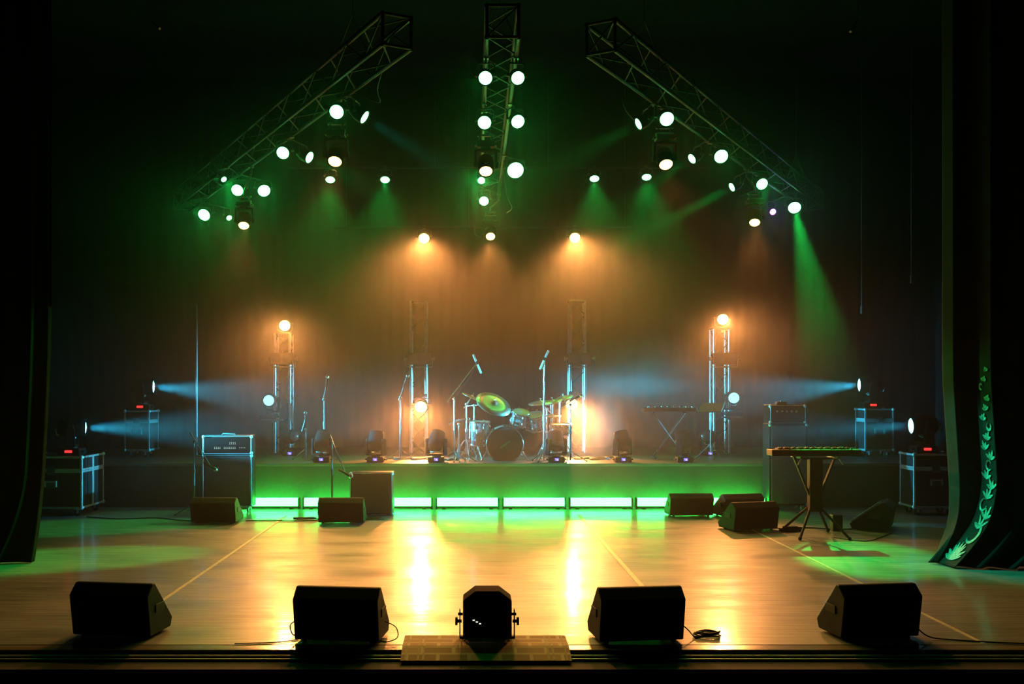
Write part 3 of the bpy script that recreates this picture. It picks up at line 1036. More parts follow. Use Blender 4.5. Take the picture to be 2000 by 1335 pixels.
# moving heads clamped on the outer towers, blue-lit
moving_head('chrome-ringed moving light clamped to the left of the leftmost tower, glowing pale cyan', P(527, 783, TWY - 0.25) + Vector((0, 0, -0.30)), (-3.1, 12.0, 1.2), 'cyandim', 0.95,
            group='cyan moving lights on the outer towers', display=None)
moving_head('chrome-ringed moving light clamped to the right of the rightmost tower, glowing pale cyan', P(1432, 778, TWY - 0.25) + Vector((0, 0, -0.30)), (3.6, 12.0, 1.2), 'cyandim', 0.95,
            group='cyan moving lights on the outer towers', display=None)
for sx, x0, wd in ((-1, tx[0], 'leftmost'), (1, tx[3], 'rightmost')):
    b_ = P(527 if sx < 0 else 1432, 783 if sx < 0 else 778, TWY - 0.25)
    o = obj('clamp_arm', MB().box(((b_.x + x0 + sx * 0.13) / 2, TWY - 0.22, b_.z - 0.32), (abs(b_.x - x0 - sx * 0.13) + 0.3, 0.12, 0.03))
            .box((x0 + sx * 0.13, TWY - 0.18, b_.z - 0.32), (0.07, 0.14, 0.09)), M['dullsteel'])
    tag(o, 'flat black clamp arm carrying the moving light on the ' + wd + ' tower', 'bracket', 'clamp arms on the outer towers')

# ------------------------------------------------------------------ moving heads on the riser edge
gh = 'unlit moving lights along the riser edge'
HX = [(628, 'first from left, behind a monitor wedge'), (733, 'second from the left'), (852, 'third from left, just left of the drums'),
      (1087, 'third from the right, in front of the snare'), (1217, 'second from the right, beside the bright haze'), (1338, 'rightmost, below the keyboard')]
aims = [(-1.8, 17.5, 4.2), (-1.0, 16.4, 5.2), (0.3, 17.6, 4.4), (0.9, 16.6, 5.0), (1.6, 16.6, 5.0), (2.2, 16.6, 5.0)]
for (px, wd), a in zip(HX, aims):
    moving_head('unlit moving light on the riser edge, ' + wd, ((px - VX) / F * 15.6, 15.66, RZ), a, 'off', 0.95, group=gh)
moving_head('moving light at the foot of the leftmost truss tower, violet display', ((568 - VX) / F * 17.2, 17.2, RZ), (-1.6, 15.3, 1.3), 'off', 0.95, group='moving lights at the outer tower feet')
moving_head('moving light at the foot of the rightmost truss tower, violet display', ((1384 - VX) / F * 17.2, 17.2, RZ), (2.0, 14.3, 1.3), 'off', 0.95, group='moving lights at the outer tower feet')


# ================================================================== FLIGHT CASES with side lights
def flight_case(label, x0, x1, y0, y1, zb, h, split=0.28, double=False, group='flight cases at the stage sides', handle_front=True):
    cx, cy = (x0 + x1) / 2, (y0 + y1) / 2
    wx, wy = x1 - x0, y1 - y0
    t = thing('flight_case', label, 'flight case', (cx, cy, zb), group=group)
    z0 = 0.11
    zs = z0 + (h - z0) * (1 - split)
    obj('body', MB().box((0, 0, (z0 + zs) / 2), (wx - 0.012, wy - 0.012, zs - z0)), M['laminate'], t)
    obj('lid', MB().box((0, 0, (zs + h) / 2 + 0.003), (wx - 0.012, wy - 0.012, h - zs - 0.006)), M['laminate'], t)
    e = 0.028
    mb = MB()
    hx, hy = wx / 2, wy / 2
    for sx in (-1, 1):
        for sy in (-1, 1):
            mb.box((sx * (hx - e / 2 + 0.002), sy * (hy - e / 2 + 0.002), (z0 + h) / 2), (e, e, h - z0))
    for z in (z0 + e / 2, h - e / 2, zs - 0.012, zs + 0.018):
        for s_ in (-1, 1):
            mb.box((0, s_ * (hy - e / 2 + 0.002), z), (wx - e, e, e))
            mb.box((s_ * (hx - e / 2 + 0.002), 0, z), (e, wy - e, e))
    if double:
        for sx in (-1, 1):
            mb.box((sx * (hx - e / 2 + 0.003), -0.018, (z0 + h) / 2), (e, 0.03, h - z0 - 0.01))
            mb.box((sx * (hx - e / 2 + 0.003), 0.018, (z0 + h) / 2), (e, 0.03, h - z0 - 0.01))
    obj('edge_trim', mb, M['trim'], t, bevel=0.003)
    for sx in (-1, 1):
        for sy in (-1, 1):
            for z in (z0 + 0.015, h - 0.015):
                obj('corner_cap', MB().sphere((sx * (hx - 0.008), sy * (hy - 0.008), z), 0.030, 12, 8), M['trim'], t)
    for sx in (-1, 1):
        for sy in (-1, 1):
            c = obj('castor', MB().box((sx * (hx - 0.09), sy * (hy - 0.09), z0 - 0.008), (0.09, 0.08, 0.012)).box((sx * (hx - 0.09), sy * (hy - 0.09) - 0.022, 0.07), (0.03, 0.006, 0.06))
                    .box((sx * (hx - 0.09), sy * (hy - 0.09) + 0.022, 0.07), (0.03, 0.006, 0.06)), M['trim'], t)
            obj('wheel', MB().cyl((sx * (hx - 0.09) + 0.0, sy * (hy - 0.09) - 0.016, 0.045), (sx * (hx - 0.09), sy * (hy - 0.09) + 0.016, 0.045), 0.044, n=18), M['rubber'], c)
    # butterfly latch and sprung handle on the audience side
    zl = zs
    lt = MB().box((0, -hy - 0.004, zl), (0.11, 0.008, 0.11)).torus((0, -hy - 0.010, zl), 0.032, 0.006, (0, 1, 0), 16, 6).box((0, -hy - 0.012, zl), (0.02, 0.01, 0.05))
    obj('latch', lt, M['dullsteel'], t)
    zh = z0 + (zs - z0) * 0.66
    hp = obj('handle_plate', MB().box((0, -hy - 0.002, zh), (0.19, 0.006, 0.12)), M['dullsteel'], t)
    mb = MB()
    for sx in (-1, 1):
        mb.box((sx * 0.075, -hy - 0.014, zh), (0.022, 0.02, 0.085))
    mb.cyl((-0.07, -hy - 0.022, zh + 0.03), (0.07, -hy - 0.022, zh + 0.03), 0.009, n=8)
    obj('handle', mb, M['trim'], hp)
    return t


gc = 'flight cases at the stage sides'
flight_case('large metal-edged flight case on the floor beside the left curtain', -6.25, -5.386, 14.25, 15.10, 0, 0.84, double=True)
flight_case('dark flight case with metal edges on the left end of the riser', -5.64, -5.23, 16.75, 17.25, RZ, 0.77)
flight_case('metal-edged flight case with handle, on the floor beside the right curtain', 6.235, 6.86, 14.35, 14.82, 0, 0.87)
flight_case('dark flight case with metal edges on the right end of the riser', 6.48, 6.95, 16.75, 17.18, RZ, 0.80)

gb = 'cyan beam lights on the flight cases'
# case tops: left floor 0.86, left riser 1.43, right floor 0.88, right riser 1.48
moving_head('moving light on the left floor flight case, throwing a blue beam to the right', (-5.62, 14.50, 0.84), (3.0, 16.6, 1.10), 'cyan', 1.15, group=gb, power=P_CYAN * 1.2, angle=7, fill=P_CYAN * 1.8, display='red')
moving_head('moving light on the left riser flight case, throwing a blue beam to the right', (-5.42, 17.0, RZ + 0.77), (3.4, 17.75, 1.75), 'cyan', 1.15, group=gb, power=P_CYAN * 1.2, angle=7, fill=P_CYAN * 1.2, fill_at=(6.2, 15.0, 0.8), display='red')
moving_head('moving light on the right floor flight case, throwing a blue beam to the left', (6.46, 14.56, 0.87), (-5.3, 14.45, 0.75), 'cyan', 1.15, group=gb, power=P_CYAN * 1.2, angle=7, fill=P_CYAN * 0.35, display='red')
moving_head('moving light on the right riser flight case, throwing a blue beam to the left', (6.66, 17.0, RZ + 0.80), (-3.2, 17.75, 1.75), 'cyan', 1.15, group=gb, power=P_CYAN * 1.2, angle=7, fill=P_CYAN * 1.2, fill_at=(-5.3, 15.4, 0.8), display='red')


# ================================================================== SPEAKER WEDGES
def wedge(label, x, y, rz, wd=0.60, hgt=0.385, dep=0.42, group=None, z=0.0, trimtop=False, mirror=False):
    """floor monitor: origin at the centre of its rear foot, rear towards -y, baffle sloping away to +y"""
    k = hgt / 0.385
    t = thing('monitor_wedge', label, 'speaker', (x, y, z), math.radians(rz), group)
    prof = [(0.05, 0.018), (0.0, 0.31 * k), (0.09, 0.385 * k), (0.13, 0.385 * k), (dep, 0.085 * k), (dep - 0.03, 0.018)]
    obj('cabinet', MB().prism(prof, -wd / 2, wd / 2), M['cabinet'], t, bevel=0.010)
    # grille on the sloping baffle
    a = Vector((0, 0.13, 0.385 * k))
    b_ = Vector((0, dep, 0.085 * k))
    d = (b_ - a).normalized()
    n = Vector((0, -d.z, d.y)) if d.y > 0 else Vector((0, d.z, -d.y))
    c = (a + b_) / 2 + n * 0.006
    G = Matrix(((1, 0, 0, c.x), (0, d.y, n.y, c.y), (0, d.z, n.z, c.z), (0, 0, 0, 1)))
    obj('grille', MB().box((0, 0, 0), (wd - 0.06, (b_ - a).length - 0.06, 0.014)), M['darkgrille'], t, local=G)
    for sx in (-1, 1):
        obj('handle', MB().box((sx * (wd / 2 + 0.001), 0.20, 0.20 * k), (0.010, 0.14, 0.06)), M['blackmat'], t, bevel=0.003)
        for yy in (0.10, dep - 0.09):
            obj('foot', MB().cyl((sx * (wd / 2 - 0.06), yy, 0.0), (sx * (wd / 2 - 0.06), yy, 0.02), 0.018, n=10), M['rubber'], t)
    return t


gf = 'black monitor wedges along the stage edge'
wedge('black monitor wedge at the stage edge, leftmost of the front row', -2.54, 7.20, -8, 0.585, group=gf)
wedge('black monitor wedge at the stage edge, left of the carpet', -0.925, 7.05, -7, 0.60, group=gf)
wedge('black monitor wedge at the stage edge, right of the carpet beside a coiled cable', 1.205, 7.05, 7, 0.60, group=gf)
wedge('black monitor wedge at the stage edge, rightmost of the front row', 2.90, 7.15, 8, 0.585, group=gf)
gm = 'monitor wedges in the middle of the stage'
wedge('low monitor wedge on the floor in front of the guitar amp stack', -3.375, 13.45, -3, 0.60, 0.34, 0.45, group=gm)
wedge('low monitor wedge on the floor in front of the small combo amp', -1.69, 13.45, 0, 0.60, 0.34, 0.45, group=gm)
wedge('monitor wedge before the light bars, nearest centre of the right-hand wedges', 3.10, 14.2, 2, 0.61, 0.32, 0.42, group=gm)
wedge('monitor wedge beside the foot of the bass amp stack, behind another wedge', 3.82, 14.15, 14, 0.60, 0.32, 0.45, group=gm)
wedge('monitor wedge in front of the bass amp stack, left of the keyboard stand', 3.60, 12.75, 16, 0.62, 0.36, 0.45, group=gm)
wedge('monitor wedge on the right, turned sideways beside the flight case', 5.38, 12.95, 62, 0.60, 0.36, 0.50, group=gm)

# ------------------------------------------------------------------ carpet and floor lamp at the stage edge
mb = MB()
cx0, cx1 = -0.455, 0.682
FY = EDGE_Y - 0.20
prof = [(7.30, 0.001), (7.30, 0.010), (EDGE_Y + 0.02, 0.010), (EDGE_Y - 0.10, -0.012), (FY, -0.034), (FY - 0.004, -0.044), (EDGE_Y - 0.10, -0.024), (EDGE_Y + 0.02, 0.001)]
mb.prism(prof, cx0, cx1)
cp = obj('carpet_runner', mb, M['carpet'])
tag(cp, 'brown patterned carpet piece draped over the middle of the stage edge', 'carpet')
stripe = noisy(mat('pale_carpet_stripe', (0.50, 0.42, 0.30), 0.9), (30, 30, 30), 0.2)
for x in (cx0 + 0.03, cx0 + 0.115, cx0 + 0.15, cx1 - 0.03, cx1 - 0.115, cx1 - 0.15):
    obj('border_stripe', MB().prism([(7.29, 0.0100), (7.29, 0.0115), (EDGE_Y + 0.02, 0.0115), (EDGE_Y - 0.10, -0.0105), (FY, -0.0325), (FY, -0.035), (EDGE_Y - 0.10, -0.013), (EDGE_Y + 0.02, 0.009)],
                                    x - 0.006, x + 0.006), stripe, cp, world=Matrix.Identity(4), label='pale woven border stripe')

fl = thing('floor_flood_light', 'black octagonal floor light with side knobs, seen from behind on the carpet', 'stage light', (0.128, 7.12, 0.012))
a_, b_, c_ = 0.170, 0.085, 0.085
hh = 0.345
oct_ = [(-a_, 0.03), (a_, 0.03), (a_, hh - 0.065), (b_, hh), (-b_, hh), (-a_, hh - 0.065)]
mb = MB()
n = len(oct_)
vs = [(x, 0, z) for x, z in oct_] + [(x, 0.22, z) for x, z in oct_]
mb.add(vs, [tuple(range(n)), tuple(range(n, 2 * n))[::-1]] + [(k, n + k, n + (k + 1) % n, (k + 1) % n) for k in range(n)])
hs = obj('housing', mb, M['soot'], fl, bevel=0.006)
obj('front_frame', MB().add([(x * 0.97, 0.22, 0.17 + (z - 0.17) * 0.95) for x, z in oct_] + [(x * 0.97, 0.25, 0.17 + (z - 0.17) * 0.95) for x, z in oct_],
                            [tuple(range(n)), tuple(range(n, 2 * n))[::-1]] + [(k, n + k, n + (k + 1) % n, (k + 1) % n) for k in range(n)]), M['soot'], fl)
obj('yoke', MB().box((-a_ - 0.022, 0.11, 0.10), (0.008, 0.045, 0.20)).box((a_ + 0.022, 0.11, 0.10), (0.008, 0.045, 0.20)).box((0, 0.11, 0.006), (2 * a_ + 0.05, 0.045, 0.012)), M['blackmat'], fl)
for sx in (-1, 1):
    obj('knob', MB().cyl((sx * (a_ + 0.01), 0.11, 0.115), (sx * (a_ + 0.045), 0.11, 0.115), 0.012, n=10).cyl((sx * (a_ + 0.038), 0.11, 0.115), (sx * (a_ + 0.055), 0.11, 0.115), 0.030, n=12), M['black'], fl)
    obj('bolt', MB().cyl((sx * (a_ + 0.002), 0.11, 0.165), (sx * (a_ + 0.036), 0.11, 0.165), 0.011, n=8), M['black'], fl)
mb = MB()
for k in range(3):
    mb.box((-0.095 + k * 0.022, -0.002, 0.125 + 0.02 - k * 0.012), (0.014, 0.006, 0.006), None)
obj('glow_marks', mb, M['pinled'], fl, label='three small glowing marks on the back')  # marks given a glow of their own by emission


# ================================================================== AMPS
def amp_box(name, label, cat, x0, x1, y0, dep, z0, z1, face='darkgrille', group=None, castors=False, panel=False, piping=True):
    t = thing(name, label, cat, ((x0 + x1) / 2, y0 + dep / 2, z0), group=group)
    wd, h = x1 - x0, z1 - z0
    base = 0.07 if castors else 0.0
    hb = h - base
    obj('cabinet', MB().box((0, 0.01, base + hb / 2), (wd, dep - 0.02, hb)), M['tolex'], t, bevel=0.008)
    gz0, gz1 = (base + 0.03, h - 0.03)
    if panel:
        gz1 = h - 0.03
    gr = obj('front_grille', MB().box((0, -dep / 2 + 0.006, (gz0 + gz1) / 2), (wd - 0.06, 0.012, gz1 - gz0)), M[face], t)
    if piping:
        mb = MB()
        x, zz0, zz1, yy = wd / 2 - 0.012, base + 0.012, h - 0.012, -dep / 2 + 0.002
        for a, b in (((-x, yy, zz0), (-x, yy, zz1)), ((-x, yy, zz1), (x, yy, zz1)), ((x, yy, zz1), (x, yy, zz0)), ((x, yy, zz0), (-x, yy, zz0))):
            mb.cyl(a, b, 0.0042, n=8)
        obj('piping', mb, M['trim'], t, label='pale metal piping')
    for sx in (-1, 1):
        for sz in (base + 0.02, h - 0.02):
            obj('corner_cap', MB().sphere((sx * (wd / 2 - 0.012), -dep / 2 + 0.022, sz), 0.024, 10, 6), M['trim'], t)
    if castors:
        for sx in (-1, 1):
            for sy in (-1, 1):
                obj('castor', MB().cyl((sx * (wd / 2 - 0.07) - 0.014, sy * (dep / 2 - 0.06), 0.035), (sx * (wd / 2 - 0.07) + 0.014, sy * (dep / 2 - 0.06), 0.035), 0.035, n=14)
                    .box((sx * (wd / 2 - 0.07), sy * (dep / 2 - 0.06), 0.062), (0.05, 0.05, 0.016)), M['trim'], t)
    return t, wd, h, dep


X0 = (395 - VX) / F * 14.85
X1 = (492 - VX) / F * 14.85
amp_box('speaker_cabinet', 'tall dark guitar speaker cabinet with metal edging, on the floor behind a monitor wedge', 'speaker', X0, X1, 14.85, 0.27, 0.0, 0.83, castors=True)
t, wd, h, dep = amp_box('amplifier_head', 'guitar amplifier head with rows of pinpoint lights, on top of the dark cabinet', 'amplifier', X0, X1, 14.85, 0.24, 0.83, 1.105, face='soot')
mb = MB()
for r_, c0, c1 in ((0.17, 0.10, 0.18), (0.15, 0.10, 0.18), (0.105, -0.12, -0.04), (0.085, -0.12, -0.04), (0.105, 0.02, 0.18), (0.085, 0.02, 0.18), (0.095, 0.24, 0.33)):
    k = c0
    while k < c1:
        mb.box((k - 0.06, -dep / 2 - 0.002, r_), (0.006, 0.006, 0.005))
        k += 0.026
obj('pin_lights', mb, M['pinled'], t, label='rows of pinpoint lights')
obj('handle', MB().tube([(-0.1, 0, h), (-0.09, 0, h + 0.02), (0.09, 0, h + 0.02), (0.1, 0, h)], 0.009), M['rubber'], t)

amp_box('combo_amplifier', 'small guitar combo amplifier with a pale grille, on the floor behind a monitor wedge', 'amplifier', (683 - VX) / F * 14.4, (767 - VX) / F * 14.4, 14.4, 0.30, 0.0, 0.605, face='palegrille')
X0, X1 = (1503 - VX) / F * 14.98, (1578 - VX) / F * 14.98
amp_box('bass_speaker_cabinet', 'tall bass speaker cabinet with a grey sparkling grille, behind the keyboard stand', 'speaker', X0, X1, 14.98, 0.36, 0.0, 1.27, face='grille', castors=True, piping=False)
t, wd, h, dep = amp_box('bass_amplifier_head', 'bass amplifier head on top of the tall bass cabinet', 'amplifier', X0 + 0.01, X1 - 0.02, 15.0, 0.33, 1.27, 1.545)
kb = MB()
for k in range(5):
    kb.cyl((-0.16 + k * 0.07, -dep / 2 - 0.02, 0.18), (-0.16 + k * 0.07, -dep / 2 + 0.01, 0.18), 0.014, n=12)
obj('knobs', kb, M['trim'], t)
o = thing('tuner_pedal', 'small flat box lying on top of the bass amplifier head', 'pedal', ((1527 - VX) / F * 15.1, 15.15, 1.546))
obj('body', MB().box((0, 0, 0.022), (0.16, 0.12, 0.044), taper=0.85), M['dullsteel'], o, bevel=0.004)
obj('switch', MB().cyl((0, -0.02, 0.04), (0, -0.02, 0.06), 0.014, n=12), M['chrome'], o)


# ================================================================== DRUM KIT
def drum(name, label, c, r, depth, axis, shell='shell', front='head', group='drums of the kit', lugs=8, legs=None, cat='drum'):
    c = Vector(c)
    q = Vector(axis).to_track_quat('Z', 'Y').to_matrix().to_4x4()
    Wm = T(c) @ q
    t = thing(name, label, cat, world=Wm, group=group)
    h = depth / 2
    obj('shell', MB().lathe([(r * 0.975, -h), (r * 0.98, h)], 36), M[shell], t)
    obj('top_skin', MB().disc((0, 0, h + 0.002), r * 0.97, (0, 0, 1), 36, dome=0.003), M['head' if front == 'head' else front], t)
    obj('bottom_skin', MB().disc((0, 0, -h - 0.002), r * 0.97, (0, 0, -1), 36, dome=0.003), M['head'], t)
    for z in (-h, h):
        obj('hoop', MB().lathe([(r * 0.975, z - 0.012), (r * 1.03, z - 0.014), (r * 1.035, z + 0.012), (r * 0.975, z + 0.014)], 36), M['chrome'], t)
    for k in range(lugs):
        a = 2 * math.pi * (k + 0.5) / lugs
        x, y = math.cos(a), math.sin(a)
        mb = MB().cyl((x * r * 1.02, y * r * 1.02, -h), (x * r * 1.02, y * r * 1.02, h), 0.0045, n=6)
        for sz in (-1, 1):
            mb.sphere((x * r * 1.005, y * r * 1.005, sz * h * 0.55), 0.019, 8, 6, (1, 1, 1.8))
            mb.box((x * r * 1.04, y * r * 1.04, sz * h), (0.018, 0.018, 0.03))
        obj('lug', mb, M['chrome'], t)
    if legs:
        for (dx, dy, length) in legs:
            mb = MB()
            top = Wm.inverted() @ Vector((c.x + dx, c.y + dy, c.z + 0.06))
            bot = Wm.inverted() @ Vector((c.x + dx, c.y + dy, RZ + 0.012))
            foot = Wm.inverted() @ Vector((c.x + dx * 1.22, c.y + dy * 1.22, RZ + 0.012))
            mb.tube([top, bot.lerp(top, 0.25), foot], 0.006)
            mb.sphere(foot, 0.016, 8, 6)
            obj('leg', mb, M['chrome'], t)
    return t


DY = 15.95
# bass drum: front skin faces the audience
bd = drum('bass_drum', 'bass drum with a dark front skin, centre of the kit', P(986, 868, DY) + Vector((0, 0.2, 0)), 0.285, 0.40, (0, -1, 0), front='bassskin', lugs=10)
bdc = P(986, 868, DY) + Vector((0, 0.2, 0))
obj('skin_mark', MB().prism([(-0.09, 0.05), (0.06, -0.06), (0.08, -0.045), (-0.07, 0.065)], 0, 0.002, T((0, -0.207, 0)) @ R(90, 'Z')),
    noisy(mat('green_mark', (0.02, 0.22, 0.04), 0.5), (9, 9, 9), 0.2), bd, world=T(bdc), label='green slanting mark on the skin')
for sx in (-1, 1):
    obj('spur', MB().cyl((sx * 0.25, -0.10, -0.05), (sx * 0.36, -0.20, -(bdc.z - RZ) + 0.005), 0.009, n=8).sphere((sx * 0.36, -0.20, -(bdc.z - RZ) + 0.012), 0.014, 8, 6), M['chrome'], bd, world=T(bdc))
# toms
drum('rack_tom', 'smaller rack tom above the right edge of the bass drum', P(1013, 815, 16.05) + Vector((0.03, 0, 0)), 0.135, 0.20, (0.1, -0.45, 0.9), lugs=6)
drum('rack_tom', 'rack tom between the first rack tom and the snare', P(1042, 822, 16.1) + Vector((0.03, 0, 0)), 0.155, 0.22, (-0.15, -0.4, 0.9), lugs=6)
cft = P(937, 845, 16.15)
drum('floor_tom', 'tall silver floor tom left of the bass drum', cft, 0.165, 0.36, (0, -0.08, 1), lugs=8, legs=[(0.18, 0.05, 0.5), (-0.16, 0.1, 0.5), (-0.05, -0.19, 0.5)])
csd = P(1095, 838, 16.3)
drum('snare_drum', 'silver snare drum right of the bass drum', csd, 0.17, 0.15, (0, -0.1, 1), lugs=10)
o = thing('snare_stand', 'chrome basket stand under the snare drum', 'stand', (csd.x, csd.y, RZ), group='chrome stands of the drum kit')
obj('pole', MB().cyl((0, 0, 0.12), (0, 0, csd.z - RZ - 0.12), 0.012, n=8), M['chrome'], o)
for k in range(3):
    a = k * 2.09 + 0.4
    obj('leg', MB().tube([(0, 0, 0.22), (math.cos(a) * 0.22, math.sin(a) * 0.22, 0.014)], 0.008), M['chrome'], o)
    obj('basket_arm', MB().tube([(0, 0, csd.z - RZ - 0.13), (math.cos(a) * 0.165, math.sin(a) * 0.165, csd.z - RZ - 0.09), (math.cos(a) * 0.17, math.sin(a) * 0.17, csd.z - RZ - 0.05)], 0.007), M['chrome'], o)
# tom holder
o = thing('tom_holder', 'chrome double tom holder between the bass drum and the rack toms', 'stand', (bdc.x + 0.1, bdc.y, bdc.z + 0.28), group='chrome stands of the drum kit')
p1 = P(1013, 815, 16.05) - Vector(W[o.name].translation)
p2 = P(1042, 822, 16.1) - Vector(W[o.name].translation)
obj('post', MB().cyl((0, 0, 0), (0, 0, 0.14), 0.014, n=8).box((0, 0, 0.13), (0.06, 0.04, 0.04)), M['chrome'], o)
obj('arm', MB().tube([(0, 0, 0.13), (p1.x * 0.5, p1.y * 0.5 + 0.05, 0.2), (p1.x + 0.0, p1.y + 0.05, p1.z)], 0.009), M['chrome'], o)
obj('arm', MB().tube([(0, 0, 0.13), (p2.x * 0.5, p2.y * 0.5 + 0.05, 0.2), (p2.x + 0.0, p2.y + 0.05, p2.z)], 0.009), M['chrome'], o)


def tripod(t, r=0.26, h=0.30, mt='chrome', start=0.5, tube_r=0.008):
    for k in range(3):
        a = k * 2 * math.pi / 3 + start
        x, y = math.cos(a), math.sin(a)
        mb = MB().tube([(x * 0.02, y * 0.02, h), (x * r, y * r, 0.012)], tube_r)
        if mt == 'chrome':
            mb.tube([(x * 0.02, y * 0.02, h * 0.35), (x * r * 0.5, y * r * 0.5, h * 0.5)], tube_r * 0.7)
            mb.tube([(x * 0.035, y * 0.0 + y * 0.035, h), (x * r * 1.0, y * r * 1.0, 0.03)], tube_r * 0.7)
        mb.sphere((x * r, y * r, 0.014), 0.014, 8, 6)
        obj('leg', mb, M[mt], t)


def cymbal_stand(label, foot, top, r, tilt, boom=None, name='cymbal_stand', bell=0.18, flip=1):
    """foot (x,y) on the riser; cymbal centre at top; tilt = normal direction of the cymbal"""
    t = thing(name, label, 'cymbal', (foot[0], foot[1], RZ), group='cymbals on chrome stands')
    tripod(t, 0.24, 0.32, start=random.uniform(0, 2))
    top = Vector(top) - Vector((foot[0], foot[1], RZ))
    if boom:
        jx = Vector((0, 0, boom))
        obj('pole', MB().cyl((0, 0, 0.10), (0, 0, boom * 0.55), 0.0135, n=8).cyl((0, 0, boom * 0.5), (0, 0, boom), 0.0105, n=8).cyl((0, 0, boom * 0.52), (0, 0, boom * 0.56), 0.022, n=10)
            .sphere(jx, 0.026, 10, 6), M['chrome'], t)
        d = (top - jx)
        obj('boom_arm', MB().cyl(jx - d * 0.45, top, 0.0085, n=8).box(tuple(top), (0.03, 0.03, 0.03)), M['chrome'], t)
    else:
        obj('pole', MB().cyl((0, 0, 0.10), (0, 0, top.z * 0.6), 0.0135, n=8).cyl((0, 0, top.z * 0.55), tuple(top), 0.010, n=8).cyl((0, 0, top.z * 0.57), (0, 0, top.z * 0.61), 0.022, n=10), M['chrome'], t)
    q = Vector(tilt).to_track_quat('Z', 'Y').to_matrix().to_4x4()
    Wc = W[t.name] @ T(top) @ q
    prof = [(0.008, bell * r * 0.9), (r * 0.10, bell * r * 0.75), (r * 0.20, bell * r * 0.25), (r * 0.24, bell * r * 0.16), (r * 0.6, 0.0), (r, -0.06 * r),
            (r, -0.06 * r - 0.003), (r * 0.6, -0.004), (r * 0.24, bell * r * 0.16 - 0.004), (r * 0.10, bell * r * 0.6), (0.008, bell * r * 0.8)]
    c = obj('cymbal', MB().lathe(prof, 40), M['brass'], t, world=Wc)
    obj('wing_nut', MB().cyl((0, 0, 0.0), (0, 0, 0.07), 0.006, n=8).box((0, 0, 0.06), (0.035, 0.008, 0.018)), M['chrome'], c, world=Wc)
    return t


cymbal_stand('large ride cymbal tilted towards the audience, left of the kit, with tall double stand', P(926, 890, 16.3)[:2], P(965, 787, 15.95), 0.29, (0.40, -0.62, 0.9), boom=0.86)
cymbal_stand('crash cymbal seen nearly edge-on at the far left of the kit', P(911, 890, 16.1)[:2], P(922, 774, 16.2), 0.17, (0.42, -0.10, 0.9), boom=0.88)
cymbal_stand('crash cymbal above the snare, left one of the right-hand group', P(1068, 893, 16.5)[:2], P(1056, 785, 16.3), 0.20, (-0.12, -0.18, 1.0), boom=0.80)
cymbal_stand('crash cymbal above the snare, middle one of the right-hand group', P(1079, 893, 16.4)[:2], P(1080, 783, 16.35), 0.155, (-0.30, -0.2, 1.0))
cymbal_stand('small crash cymbal, highest of the right-hand group', P(1093, 893, 16.8)[:2], P(1100, 776, 16.5), 0.16, (-0.30, -0.22, 1.0), boom=0.92)
# hi-hat
hx = P(1076, 812, 16.25)
hh_ = thing('hi_hat', 'pair of hi-hat cymbals on a stand between the toms and the snare', 'cymbal', (hx.x, hx.y, RZ), group='cymbals on chrome stands')
tripod(hh_, 0.22, 0.28, start=1.0)
obj('pole', MB().cyl((0, 0, 0.05), (0, 0, hx.z - RZ + 0.17), 0.008, n=8).cyl((0, 0, 0.05), (0, 0, hx.z - RZ - 0.05), 0.012, n=8), M['chrome'], hh_)
for sg in (-1, 1):
    obj('cymbal', MB().lathe([(0.008, sg * 0.035), (0.035, sg * 0.028), (0.05, sg * 0.014), (0.165, sg * 0.002), (0.165, sg * 0.0005), (0.05, sg * 0.011)], 32, T((0, 0, hx.z - RZ + sg * 0.004))), M['brass'], hh_)
obj('pedal', MB().box((0, -0.16, 0.03), (0.08, 0.24, 0.012), R(8, 'X')), M['trim'], hh_)
# kick pedal and throne
o = thing('drum_throne', 'round black drum stool behind the bass drum', 'stool', (bdc.x + 0.12, 17.0, RZ))
tripod(o, 0.24, 0.25)
obj('pole', MB().cyl((0, 0, 0.1), (0, 0, 0.46), 0.016, n=10), M['chrome'], o)
obj('seat', MB().lathe([(0.001, 0.45), (0.15, 0.45), (0.175, 0.48), (0.17, 0.52), (0.12, 0.535), (0.001, 0.54)], 28), M['tolex'], o)


# ================================================================== MIC STANDS
def mic_at(t, tip, direction, mt='trim', pencil=True, s=1.0):
    """a microphone hanging on the clip at tip, pointing along direction"""
    q = Vector(direction).to_track_quat('Z', 'Y').to_matrix().to_4x4()
    Wm = T(Vector(tip)) @ q
    if pencil:
        m_ = obj('microphone', MB().lathe([(0.001, -0.11 * s), (0.011 * s, -0.11 * s), (0.0125 * s, -0.10 * s), (0.0125 * s, 0.14 * s), (0.001, 0.145 * s)], 16), M['trim'], t, world=Wm)
        obj('clip', MB().cyl((0, 0, -0.02), (0, 0, 0.03), 0.018, n=10), M['black'], m_, world=Wm)
    else:
        m_ = obj('microphone', MB().lathe([(0.001, -0.12), (0.012, -0.12), (0.018, 0.03), (0.02, 0.05)], 16), M['black'], t, world=Wm)
        obj('mic_grille', MB().sphere((0, 0, 0.075), 0.029, 16, 10, (1, 1, 1.1)), M['chrome'], m_, world=Wm)
    return m_


